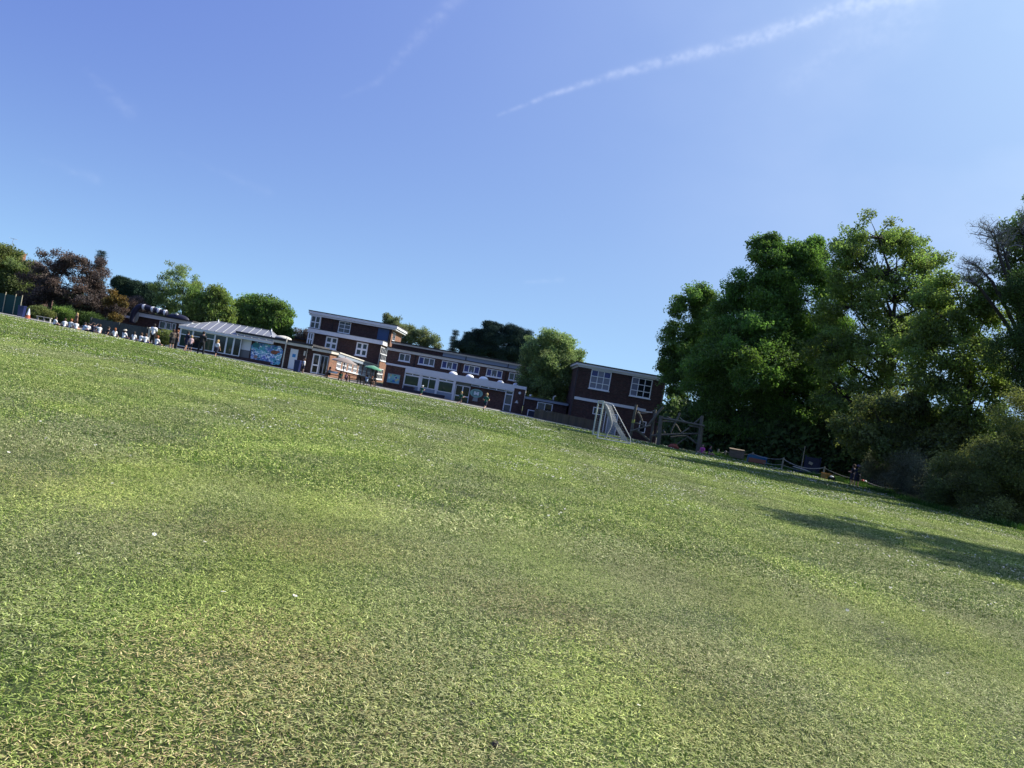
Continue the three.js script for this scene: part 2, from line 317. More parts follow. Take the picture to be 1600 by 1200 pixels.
{ // daisies and white clover heads, thick in drifts
  const R = rng(4242), pos = [], idx = [], col = [];
  const n = 8; for (let k = 0; k < n; k++) { const a = k / n * 6.283, b = (k + 0.62) / n * 6.283, o = pos.length / 3; pos.push(0, 0.004, 0, Math.cos(a) * 0.014, 0.006, Math.sin(a) * 0.014, Math.cos(b) * 0.014, 0.006, Math.sin(b) * 0.014); idx.push(o, o + 2, o + 1); for (let q = 0; q < 3; q++) col.push(0.82, 0.82, 0.80); }
  const c0 = pos.length / 3; for (let k = 0; k < 6; k++) { const a = k / 6 * 6.283; pos.push(Math.cos(a) * 0.005, 0.008, Math.sin(a) * 0.005); col.push(0.6, 0.42, 0.03); }
  pos.push(0, 0.011, 0); col.push(0.7, 0.5, 0.04); for (let k = 0; k < 6; k++) idx.push(c0 + 6, c0 + (k + 1) % 6, c0 + k);
  const g = new THREE.BufferGeometry(); g.setAttribute('position', new THREE.Float32BufferAttribute(pos, 3)); g.setAttribute('color', new THREE.Float32BufferAttribute(col, 3)); g.setIndex(idx); g.computeVertexNormals();
  const list = [];
  for (let i = 0; i < 140000 && list.length < 17000; i++) {
    const D = 4 + Math.pow(R(), 0.75) * 68, x = (R() * 2 - 1) * (D * 0.8 + 1), z = -D + (R() - 0.5);
    if (inside(BARK, x, z) || z < -73) continue;
    const drift = fbm(x * 0.33, z * 0.33, 88, 3) + 0.5 * fbm(x * 1.6, z * 1.6, 91, 2) + 0.10 * smooth(5, 24, D) - 0.02 + 0.06 * smooth(-5, 15, x);
    if (R() > smooth(0.0, 0.40, drift) * mix(0.10, 1, smooth(7, 20, D))) continue;
    list.push([Mx(V(x, ground(x, z) + 0.028 + R() * 0.022, z), Q(0.7 * (R() - 0.3), R() * 6.28, 0.9 * (R() - 0.5)), 0.6 + R() * 0.7 + 1.1 * smooth(16, 60, D))]);
  }
  copies('daisies', g, new THREE.MeshStandardMaterial({ vertexColors: true, side: THREE.DoubleSide, roughness: 0.8, name: 'daisy petal' }), list, null, ['scattered white daisies in drifts across the grass', 'daisies']);
  // small dark clods of earth and curled brown leaves in the near turf
  const clod = new THREE.IcosahedronGeometry(0.022, 1), cp = clod.attributes.position;
  for (let i = 0; i < cp.count; i++) { const s = 1 + 0.6 * N2(cp.getX(i) * 60, cp.getY(i) * 60 + cp.getZ(i) * 45, 2); cp.setXYZ(i, cp.getX(i) * s * 1.5, cp.getY(i) * s * 0.7, cp.getZ(i) * s); }
  clod.computeVertexNormals();
  const cl = []; for (let i = 0; i < 40; i++) { const D = 3 + Math.pow(R(), 0.8) * 22, x = (R() * 2 - 1) * (D * 0.78), z = -D; cl.push([Mx(V(x, ground(x, z) + 0.01, z), Q(0, R() * 6.28, 0), 0.3 + R() * R() * 0.9)]); }
  copies('soil_clods', clod, mat(0.022, 0.018, 0.013, 1, { name: 'damp earth' }), cl, null, ['small dark crumbs of earth lying in the grass', 'soil clods']);
}
// ------------------------------------------------------------------ school buildings
// every building: walls, roof, fascias and windows are authored in world metres and hang below a group at the building's foot
function building(name, label, category, foot) {
  const b = thing(name, label, category, foot);
  const shift = (g) => g.translate(-foot[0], -foot[1], -foot[2]);
  return { b, add: (n, g, m, parent = b) => part(n, shift(g), m, parent), node: (n, parent = b, extra) => { const o = new THREE.Group(); o.name = n; if (extra) Object.assign(o.userData, extra); parent.add(o); return o; } };
}
const ident = (g) => g;
// turns geometry authored in a wall's own plane (x along it, y up, z out of it) to a wall that runs from a to b
function onWall(ax, az, bx_, bz, ay = 0, by = 0) {
  const a = Math.atan2(-(bz - az), bx_ - ax), m = new THREE.Matrix4().makeRotationY(a), len = Math.hypot(bx_ - ax, bz - az);
  const sh = new THREE.Matrix4().makeShear((by - ay) / len, 0, 0, 0, 0, 0); m.multiply(sh); m.setPosition(ax, ay, az);
  const f = (g) => g.applyMatrix4(m); f.len = len; return f;
}
// a window or glazed door: frame with bars, one mesh per pane, sill
function glazing(B, x0, x1, y0, y1, z, cols, rows, o = {}) {
  const { name = 'window', fw = 0.09, bar = 0.07, frame = M.upvc, pane = M.pane, sill = true, map = ident, colw, rowh, back = 0.1, front = 0.02, label, out = 0.1 } = o;
  const w = B.node(name, B.b, label ? { label } : undefined);
  const cw = colw || Array(cols).fill(1 / cols), rh = rowh || Array(rows).fill(1 / rows);
  const bars = [bx(x0, x1, y1 - fw, y1, z - back, z + front), bx(x0, x1, y0, y0 + fw, z - back, z + front), bx(x0, x0 + fw, y0 + fw, y1 - fw, z - back, z + front), bx(x1 - fw, x1, y0 + fw, y1 - fw, z - back, z + front)];
  const ix0 = x0 + fw, ix1 = x1 - fw, iy0 = y0 + fw, iy1 = y1 - fw, xe = [ix0], ye = [iy0];
  for (const c of cw) xe.push(xe[xe.length - 1] + c * (ix1 - ix0));
  for (const r of rh) ye.push(ye[ye.length - 1] + r * (iy1 - iy0));
  for (let i = 1; i < cols; i++) bars.push(bx(xe[i] - bar / 2, xe[i] + bar / 2, iy0, iy1, z - back + 0.004, z + front - 0.004));
  for (let j = 1; j < rows; j++) for (let i = 0; i < cols; i++) bars.push(bx(i ? xe[i] + bar / 2 : ix0, i < cols - 1 ? xe[i + 1] - bar / 2 : ix1, ye[j] - bar / 2, ye[j] + bar / 2, z - back + 0.004, z + front - 0.006));
  B.add('frame', map(join(bars)), frame, w);
  for (let j = 0; j < rows; j++) for (let i = 0; i < cols; i++) {
    const m = typeof pane === 'function' ? pane(i, j) : pane;
    B.add('pane', map(bx(xe[i] + (i ? bar / 2 : 0), xe[i + 1] - (i < cols - 1 ? bar / 2 : 0), ye[j] + (j ? bar / 2 : 0), ye[j + 1] - (j < rows - 1 ? bar / 2 : 0), z - 0.07, z - 0.045)), m, w);
  }
  if (sill) B.add('sill', map(bx(x0 - 0.07, x1 + 0.07, y0 - 0.09, y0 - 0.004, z - 0.05, z + out)), frame, w);
  return w;
}
const pipe = (x, y0, y1, z, r = 0.045) => join(rod(V(x, y0, z), V(x, y1, z), r), rod(V(x, y1, z), V(x, y1 + 0.12, z - 0.12), r));

{ // two-storey block at the right
  const z = -76, B = building('classroom_block', 'two-storey dark brick block with two large upper windows behind the goal', 'school building', [11, -0.75, z]);
  B.add('wall', join(wallGeo(6.5, 15.55, -1.0, 5.5, z, 0.3, [[7.82, 9.91, 3.5, 5.46], [12.07, 14.2, 3.46, 5.42], [8.65, 9.65, 0.93, 1.68], [13.6, 14.3, -0.1, 1.1]]),
    bx(6.5, 6.8, -1, 5.5, z - 12, z - 0.3), bx(15.25, 15.55, -1, 5.5, z - 12, z - 0.3), bx(6.8, 15.25, -1, 5.5, z - 12, z - 11.7)), M.brickDark);
  B.add('roof', join(bx(6.12, 15.98, 5.86, 5.98, z - 12.3, z + 0.34)), M.felt);
  B.add('fascia', join(bx(6.16, 15.94, 5.66, 5.858, z - 12.25, z + 0.3), bx(6.4, 15.65, 5.47, 5.657, z - 12.1, z + 0.14)), M.white);
  B.add('band', join(bx(6.55, 13.3, 2.12, 2.4, z + 0.002, z + 0.06)), M.white);
  glazing(B, 7.82, 9.91, 3.5, 5.46, z, 3, 3, { pane: (i, j) => j === 2 && i !== 1 ? M.paneBlue : M.paneLilac, rowh: [0.3, 0.37, 0.33] });
  glazing(B, 12.07, 14.2, 3.46, 5.42, z, 3, 3, { pane: (i, j) => i === 0 ? M.paneLilac : M.pane, rowh: [0.3, 0.37, 0.33] });
  glazing(B, 8.65, 9.65, 0.93, 1.68, z, 1, 1, { sill: false });
  glazing(B, 13.6, 14.3, -0.1, 1.1, z, 1, 1, { sill: false });
  const d = B.node('door'); B.add('door_leaf', bx(10.35, 11.2, -0.85, 1.22, z + 0.002, z + 0.06), mat(0.22, 0.26, 0.3, 0.5, { name: 'grey paint' }), d);
  B.add('door_frame', join(bx(10.25, 10.345, -0.85, 1.32, z + 0.002, z + 0.09), bx(11.205, 11.3, -0.85, 1.32, z + 0.002, z + 0.09), bx(10.35, 11.2, 1.23, 1.32, z + 0.002, z + 0.09)), M.upvc, d);
  B.add('light_fitting', join(bx(13.32, 13.95, 2.06, 2.36, z + 0.002, z + 0.3), bx(13.955, 14.7, 2.08, 2.18, z + 0.002, z + 0.07)), M.white);
  B.add('downpipe', pipe(6.42, -0.7, 5.4, z + 0.1), M.dark); B.add('downpipe', pipe(15.4, -0.7, 5.4, z + 0.1), M.dark);
  B.add('downpipe', pipe(9.98, -0.75, 1.9, z + 0.1, 0.06), M.upvc);
}
{ // low link
  const z = -80, B = building('link_building', 'low flat-roofed brick link below the round leafy tree', 'school building', [4.2, -0.6, z]);
  B.add('wall', join(wallGeo(1.7, 6.3, -0.9, 1.28, z, 0.25, [[3.07, 4.76, 0.3, 1.18]]), bx(6.05, 6.3, -0.9, 1.28, z - 5, z - 0.25), bx(1.7, 1.95, -0.9, 1.28, z - 5, z - 0.25), bx(1.95, 6.05, -0.9, 1.28, z - 5, z - 4.75)), M.brickDark);
  B.add('roof', bx(1.62, 6.42, 1.53, 1.6, z - 5.2, z + 0.26), M.felt);
  B.add('fascia', bx(1.66, 6.38, 1.27, 1.528, z - 5.15, z + 0.22), M.greyClad);
  glazing(B, 3.07, 4.76, 0.3, 1.18, z, 2, 1, { pane: (i) => i ? M.pane : M.paneGrey });
  const d = B.node('door'); B.add('door_leaf', bx(2.26, 3.0, -0.9, 0.08, z + 0.002, z + 0.05), M.navy, d);
  B.add('door_frame', join(bx(2.17, 2.255, -0.9, 0.16, z + 0.002, z + 0.09), bx(3.005, 3.09, -0.9, 0.16, z + 0.002, z + 0.09), bx(2.26, 3.0, 0.085, 0.16, z + 0.002, z + 0.09)), M.upvc, d);
  B.add('roof_vent', join(rod(V(4.75, 1.6, -81), V(4.75, 2.0, -81), 0.09), rod(V(4.75, 2.0, -81), V(4.95, 2.1, -81), 0.08)), M.cream);
  B.add('roof_vent', rod(V(2.2, 1.6, -80.6), V(2.2, 1.8, -80.6), 0.12), M.upvc);
}
{ // long front with the broad white fascia, upper storey set back
  const z = -82, zu = -90, zp = -94;
  const B = building('main_hall_block', 'long two-storey brick school block with broad white fascia and skylight domes', 'school building', [-6, -0.45, z]);
  B.add('wall', join(wallGeo(-14.1, -11.9, -0.8, 2.3, z, 0.3), bx(-14.1, -13.8, -0.8, 2.3, z - 8, z - 0.3)), M.brick); B.add('wall', wallGeo(-4.45, -0.58, -0.9, 1.58, z, 0.3), M.brick);
  B.add('wall', join(wallGeo(0.38, 1.58, -0.9, 2.2, z, 0.3), bx(1.28, 1.58, -0.9, 2.2, z - 8, z - 0.3)), M.brick);
  B.add('inner_wall', bx(-11.9, 1.28, -0.8, 2.2, z - 0.62, z - 0.5), M.cream);
  B.add('roof', bx(-14.2, 1.66, 2.42, 2.5, zu + 0.1, z + 0.05), M.felt);
  B.add('fascia', join(bx(-14.16, -11.9, 2.3, 2.52, z - 0.28, z + 0.12), bx(-11.895, 0.36, 1.83, 2.53, z - 0.28, z + 0.14), bx(0.365, 1.68, 2.2, 2.54, z - 0.28, z + 0.12), bx(1.585, 1.68, 2.2, 2.54, z - 8, z - 0.285)), M.white);
  const gl = { sill: false, back: 0.1 };
  // three glazed bays: transom lights above, picture pane, panel below
  const bay = (x0, x1, split, foot) => {
    glazing(B, x0, x1, 1.6, 1.83, z, 2, 1, { ...gl, name: 'transom_window', fw: 0.06, bar: 0.14 });
    glazing(B, x0, x1, foot, 1.597, z, split, 1, { ...gl, pane: M.paneGreen, fw: 0.08 });
    B.add('infill_panel', bx(x0, x1, -0.7, foot - 0.003, z - 0.1, z + 0.005), M.greyClad);
  };
  bay(-11.85, -10.2, 1, 0.46); bay(-9.95, -8.3, 2, 0.46); bay(-8.06, -6.36, 1, 0.38);
  for (const [a, b] of [[-10.197, -9.953], [-8.297, -8.063], [-6.357, -6.13], [-11.9, -11.853]]) B.add('pillar', bx(a, b, -0.7, 1.828, z - 0.2, z + 0.09), M.white);
  B.add('door_header', bx(-6.127, -4.453, 1.48, 1.828, z - 0.35, z - 0.2), mat(0.16, 0.17, 0.14, 0.7, { name: 'grey render' }));
  glazing(B, -6.1, -4.47, -0.72, 1.477, z - 0.2, 2, 2, { ...gl, name: 'double_door', rowh: [0.46, 0.54], fw: 0.09, bar: 0.12, pane: (i, j) => j ? M.pane : M.paneGreen });
  glazing(B, -4.4, -0.6, 1.6, 1.827, z - 0.03, 4, 1, { ...gl, name: 'clerestory_window', fw: 0.05, bar: 0.13, pane: (i) => i % 2 ? M.pane : M.paneGrey });
  B.add('soffit', bx(-4.45, -0.58, 1.583, 1.597, z - 0.2, z + 0.3), mat(0.1, 0.1, 0.1, 0.8, { name: 'soffit board' }));
  glazing(B, -0.55, 0.35, -0.72, 1.827, z - 0.02, 1, 3, { ...gl, name: 'glazed_door', rowh: [0.38, 0.48, 0.14], fw: 0.1, bar: 0.1, pane: (i, j) => j === 2 ? M.pane : M.paneGrey });
  B.add('downpipe', pipe(1.64, 0.5, 2.1, z + 0.1, 0.05), M.cream);
  // skylight domes on the flat roof
  const dome = new THREE.SphereGeometry(1, 20, 8, 0, 6.2832, 0, Math.PI / 2); dome.scale(0.5, 0.3, 0.5);
  for (const [x, zz, s] of [[-6.94, -86, 1], [-4.99, -86, 0.95], [-3.34, -86, 1.1], [-1.36, -87, 0.8], [0.53, -87, 0.85]]) {
    const n = B.node('skylight_dome'); B.add('dome', dome.clone().scale(s, s, s).translate(x, 2.6, zz), mat(0.85, 0.86, 0.86, 0.3, { name: 'opal plastic' }), n);
    B.add('upstand', new THREE.CylinderGeometry(0.52 * s, 0.52 * s, 0.1, 20).translate(x, 2.55, zz), M.upvc, n);
  }
  // upper storey
  const W = [[-14.1, -12.74], [-11.7, -9.74], [-8.86, -6.92], [-6.12, -4.18], [-3.33, -1.37], [-0.54, 1.42], [2.2, 4.1]];
  B.add('upper_wall', join(wallGeo(-15.6, 6, 2.4, 4.15, zu, 0.3, W.map(([a, b]) => [a, b, 3.13, 4.05])), bx(5.7, 6, 2.4, 4.15, zu - 9, zu - 0.3)), M.brick);
  B.add('upper_fascia', bx(-15.7, 6.1, 4.15, 4.46, zp + 0.1, zu + 0.2), M.cream);
  B.add('upper_roof', bx(-15.75, 6.15, 4.463, 4.56, zp + 0.1, zu + 0.26), M.felt);
  W.forEach(([a, b], i) => {
    glazing(B, a, b, 3.13, 4.05, zu, i ? 3 : 2, 1, { colw: i ? [0.31, 0.38, 0.31] : undefined, bar: 0.1, pane: i === 0 || i === 5 ? (k) => (k ? M.paneGrey : M.pane) : i === 1 ? (k) => (k ? M.paneGrey : M.paneBlue) : (k) => (k === 1 ? M.paneGrey : M.paneBlue) });
    if (i > 1 && i < 5) { const cx = (a + b) / 2; B.add('paper_shape', new THREE.ConeGeometry(0.17, 0.3, 3).scale(1, 1, 0.05).translate(cx, 3.36, zu - 0.03), M.upvc); }
  });
  for (const x of [-12.12, -6.55, -0.95]) B.add('downpipe', pipe(x, 2.5, 4.3, zu + 0.08), M.dark);
  // clerestory parapet behind
  B.add('parapet', join(bx(-15.9, -9.3, 4.3, 5.16, zp - 6, zp)), M.brickDark);
  B.add('parapet_cladding', bx(-9.297, 6, 4.3, 5.16, zp - 6, zp + 0.02), M.greyClad);
  B.add('parapet_fascia', bx(-16, 6.1, 5.163, 5.36, zp - 6.1, zp + 0.2), M.cream);
  B.add('parapet_roof', bx(-16.05, 6.15, 5.363, 5.5, zp - 6.2, zp + 0.3), M.felt);
  for (const x of [-6.33, -0.88, 4.6]) B.add('downpipe', pipe(x, 4.57, 5.2, zp + 0.1), M.dark);
}
{ // three-storey block
  const z = -98, z3 = -101, B = building('three_storey_block', 'tall three-storey brick block with white fascias and a blue panel', 'school building', [-22.5, 0, z]);
  B.add('wall', join(wallGeo(-27, -17.98, -0.6, 4.9, z, 0.3, [[-25.3, -23.74, 3.17, 4.76], [-21.18, -19.65, 2.98, 4.72]])), M.brickDark);
  const side = onWall(-17.98, z, -17.98, z - 12);
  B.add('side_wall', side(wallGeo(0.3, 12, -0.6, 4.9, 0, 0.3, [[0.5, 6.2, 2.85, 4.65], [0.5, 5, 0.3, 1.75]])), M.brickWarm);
  glazing(B, -25.3, -23.74, 3.17, 4.76, z, 2, 2, { fw: 0.16, bar: 0.24, out: 0.18 });
  glazing(B, -21.18, -19.65, 2.98, 4.72, z, 2, 2, { fw: 0.16, bar: 0.24, out: 0.18 });
  glazing(B, 0.5, 6.2, 2.85, 4.65, 0, 5, 2, { map: side, bar: 0.13 });
  glazing(B, 0.5, 5, 0.3, 1.75, 0, 4, 2, { map: side, bar: 0.13 });
  const bayw = (x0, x1, y0, y1, zz) => { glazing(B, x0, x1, y0, y1, zz + 0.35, 2, 2, { name: 'bay_window', bar: 0.12, sill: true }); B.add('bay_side', join(bx(x0 - 0.06, x0 - 0.003, y0, y1, zz - 0.5, zz + 0.35), bx(x1 + 0.003, x1 + 0.06, y0, y1, zz, zz + 0.35)), M.white); };
  bayw(-27.62, -26.95, 3.15, 4.85, z);
  B.add('lower_fascia', join(bx(-27.75, -17.7, 4.9, 5.42, z - 12, z + 0.5)), M.white);
  B.add('lower_roof', bx(-27.8, -17.65, 5.423, 5.5, z - 12.2, z + 0.52), M.felt);
  B.add('corner_pipe', pipe(-17.9, 0.4, 4.6, z + 0.1, 0.05), M.cream);
  // top storey, set back
  B.add('upper_wall', wallGeo(-27.2, -17.42, 5.4, 7.3, z3, 0.3, [[-24.7, -23.05, 5.67, 7.24], [-19.3, -17.75, 5.5, 7.22]]), M.brickDark);
  const side3 = onWall(-17.42, z3, -17.42, z3 - 9);
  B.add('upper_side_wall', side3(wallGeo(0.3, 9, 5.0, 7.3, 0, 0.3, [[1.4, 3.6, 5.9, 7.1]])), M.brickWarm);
  glazing(B, 1.4, 3.6, 5.9, 7.1, 0, 2, 1, { map: side3 });
  glazing(B, -24.7, -23.05, 5.67, 7.24, z3, 2, 3, { rowh: [0.38, 0.38, 0.24], pane: (i, j) => j === 2 ? M.pane : M.paneGrey });
  B.add('blue_panel', bx(-19.3, -17.75, 5.5, 7.22, z3 - 0.2, z3 - 0.06), M.panelBlue);
  bayw(-28.45, -27.2, 5.6, 7.3, z3);
  B.add('upper_fascia', join(bx(-28.8, -16.85, 7.3, 7.52, z3 - 9.2, z3 + 0.42), bx(-28.9, -16.7, 7.523, 7.86, z3 - 9.3, z3 + 0.56)), M.white);
  B.add('upper_roof', bx(-28.95, -16.65, 7.863, 7.97, z3 - 9.4, z3 + 0.6), M.felt);
  B.add('downpipe', pipe(-25.5, 5.5, 7.35, z3 + 0.1), M.dark); B.add('downpipe', pipe(-17.6, 5.5, 7.35, z3 + 0.1), M.dark);
  B.add('back_wall', bx(-27.2, -17.42, -0.6, 7.3, z - 12.3, z - 12.05), M.brickDark);
}
{ // sunlit side wing of brick piers and windows, running back to the tall block
  const a = [-18.78, -78.1], b = [-17.99, -97.6], w = onWall(a[0], a[1], b[0], b[1], 0, -0.58), L = w.len;
  const B = building('pier_wing', 'sunlit low wing of orange brick piers and white windows behind the parasols', 'school building', [-18.6, -0.2, -88]);
  const open = []; for (let i = 0; i < 8; i++) { const x = 0.7 + i * 2.36; open.push([x, x + 1.66, 0.98, 2.18]); }
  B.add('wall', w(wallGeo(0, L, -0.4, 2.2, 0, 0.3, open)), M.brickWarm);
  open.forEach(([x0, x1, y0, y1]) => glazing(B, x0, x1, y0, y1, 0, 3, 2, { map: w, bar: 0.11, sill: false, rowh: [0.4, 0.6] }));
  B.add('sill_band', w(bx(0.6, L - 0.3, 0.86, 0.975, -0.02, 0.13)), M.white);
  B.add('fascia', w(bx(-0.1, L + 0.1, 2.203, 2.56, -4, 0.3)), M.greyClad);
  B.add('roof', w(bx(-0.15, L + 0.15, 2.563, 2.7, -4.1, 0.38)), M.cream);
}
{ // wing with the painted wall
  const z = -75, B = building('painted_wing', 'single-storey brick wing with a bright sea painting on its wall', 'school building', [-23, 0.1, z]);
  B.add('wall', wallGeo(-28, -21.05, -0.5, 2.5, z, 0.3, [[-22.72, -21.9, 0.12, 2.19]]), M.brickDark); B.add('entrance_wall', (wallGeo(-21.05, -18.7, -0.6, 2.4, z - 0.05, 0.3, [[-20.36, -19.62, 0.08, 2.07], [-19.58, -18.75, 0.08, 2.05]])), M.brickDark);
  const s = onWall(-18.7, z - 0.05, -18.7, z - 3.1);
  B.add('side_wall', s(wallGeo(0.3, 3.0, -0.6, 2.4, 0, 0.3)), M.brickWarm);
  B.add('fascia', join(bx(-28.3, -20.5, 2.5, 2.76, z - 6.5, z + 0.35)), M.cream);
  B.add('fascia', bx(-20.497, -18.5, 2.36, 2.62, z - 2.9, z + 0.28), M.cream);
  B.add('roof', join(bx(-28.36, -20.45, 2.763, 2.96, z - 6.6, z + 0.4), bx(-20.447, -18.45, 2.623, 2.72, z - 2.95, z + 0.32)), M.felt);
  const dome = new THREE.SphereGeometry(1, 24, 8, 0, 6.2832, 0, Math.PI / 2); dome.scale(0.85, 0.32, 0.7).translate(-24, 3.02, z - 1.2);
  const n = B.node('skylight_dome'); B.add('dome', dome, M.cream, n); B.add('upstand', new THREE.CylinderGeometry(0.86, 0.86, 0.1, 24).scale(1, 1, 0.85).translate(-24, 2.99, z - 1.2), M.dark, n);
  B.add('white_board', bx(-27.68, -26.72, 1.2, 2.28, z + 0.003, z + 0.05), M.white);
  B.add('grey_panel', bx(-27.66, -26.74, 0.3, 1.17, z + 0.003, z + 0.05), mat(0.14, 0.145, 0.15, 0.6, { name: 'grey board' }));
  // sea painting on a board
  const R = rng(64), fish = [];
  for (let i = 0; i < 26; i++) fish.push([R(), R(), 0.03 + R() * 0.07, R() * 3.14, R()]);
  const art = tex(512, (u, v) => {
    const w1 = fbm(u * 5, v * 5, 3, 4), w2 = fbm(u * 11 + w1 * 2.5, v * 9 - w1 * 2, 9, 4), w3 = Math.sin((v * 22 + w1 * 16 + u * 5));
    let c = [mix(0.16, 0.42, smooth(-0.3, 0.4, w2)), mix(0.42, 0.68, smooth(-0.3, 0.35, w1)), mix(0.66, 0.84, smooth(-0.3, 0.3, w2))];
    if (w3 > 0.72 && v < 0.62) c = [0.88, 0.92, 0.94]; else if (w2 > 0.26) c = [0.78, 0.86, 0.9]; else if (w2 < -0.24) c = [0.06, 0.2, 0.48];
    if (Math.hypot((u - 0.14) * 1.1, (v - 0.83)) < 0.13 + w2 * 0.05) c = [0.08, 0.45, 0.5];
    const t1 = Math.hypot((u - 0.73) * 1.35, (v - 0.62) * 1.5); if (t1 < 0.15 + w2 * 0.05) c = [0.56 + w2 * 0.3, 0.25, 0.12];
    if (Math.hypot((u - 0.84) * 1.5, (v - 0.68) * 2) < 0.09) c = [0.58, 0.28, 0.14];
    if (Math.hypot((u - 0.2) * 1.5, (v - 0.25)) < 0.09 + w2 * 0.04) c = [0.62, 0.45, 0.4];
    for (const [fx, fy, r, a, k] of fish) { const dx = (u - fx) * 1.5, dy = v - fy, x = dx * Math.cos(a) + dy * Math.sin(a), y = -dx * Math.sin(a) + dy * Math.cos(a); if (x * x + y * y * 6 < r * r * 0.5) c = k < 0.4 ? [0.92, 0.93, 0.92] : k < 0.7 ? [0.07, 0.14, 0.36] : k < 0.85 ? [0.75, 0.5, 0.2] : [0.2, 0.65, 0.62]; }
    const gy = (c[0] + c[1] + c[2]) / 3; return c.map((v) => Math.min(1, mix(v, gy, 0.28) * 1.02 + 0.05));
  }, 1);
  const shape = new THREE.Shape(), hw = 1.58, hh = 0.98; for (let i = 0; i < 60; i++) { const a = i / 60 * 6.2832, p = 0.34, c = Math.cos(a), s2 = Math.sin(a), k = 1 + 0.03 * Math.sin(a * 7) + 0.02 * Math.sin(a * 13); const x = Math.sign(c) * Math.pow(Math.abs(c), p) * hw * k, y = Math.sign(s2) * Math.pow(Math.abs(s2), p) * hh * k; i ? shape.lineTo(x, y) : shape.moveTo(x, y); }
  const mg = new THREE.ExtrudeGeometry(shape, { depth: 0.03, bevelEnabled: false }), uv = mg.attributes.uv, mp = mg.attributes.position; for (let i = 0; i < uv.count; i++) uv.setXY(i, (mp.getX(i) + hw * 1.05) / (hw * 2.1), (mp.getY(i) + hh * 1.05) / (hh * 2.1));
  B.add('wall_painting', mg.translate(-25.05, 1.22, z + 0.003), new THREE.MeshStandardMaterial({ map: art, roughness: 0.7, name: 'painted board' }));
  B.add('air_vent', join(bx(-25.04, -24.68, 2.14, 2.18, z + 0.04, z + 0.08), bx(-25.04, -24.68, 2.34, 2.38, z + 0.04, z + 0.08), bx(-25.04, -25, 2.183, 2.337, z + 0.04, z + 0.08), bx(-24.72, -24.68, 2.183, 2.337, z + 0.04, z + 0.08)), M.cream);
  B.add('downpipe', rod(V(-23.12, 0.1, z + 0.46), V(-23.12, 3.2, z + 0.46), 0.06), M.cream);
  const d = B.node('door', B.b, { label: 'white door with a blue notice' }); B.add('door_leaf', bx(-22.7, -21.92, 0.1, 2.17, z - 0.1, z - 0.03), M.upvc, d); B.add('notice', bx(-22.44, -22.1, 1.34, 1.67, z - 0.028, z - 0.02), mat(0.03, 0.22, 0.5, 0.5, { name: 'blue print' }), d);
  B.add('noticeboard', bx(-21.33, -21.15, 1.68, 2.16, z + 0.003, z + 0.03), M.cream);
  glazing(B, -20.36, -19.62, 0.08, 2.07, z - 0.05, 1, 2, { name: 'glazed_door', sill: false, rowh: [0.42, 0.58], bar: 0.14, fw: 0.12 });
  glazing(B, -19.58, -18.75, 0.08, 2.05, z - 0.05, 2, 1, { sill: false, frame: M.greyClad });
  B.add('downpipe', pipe(-21.0, 0.0, 2.4, z + 0.1, 0.03), M.cream);
}
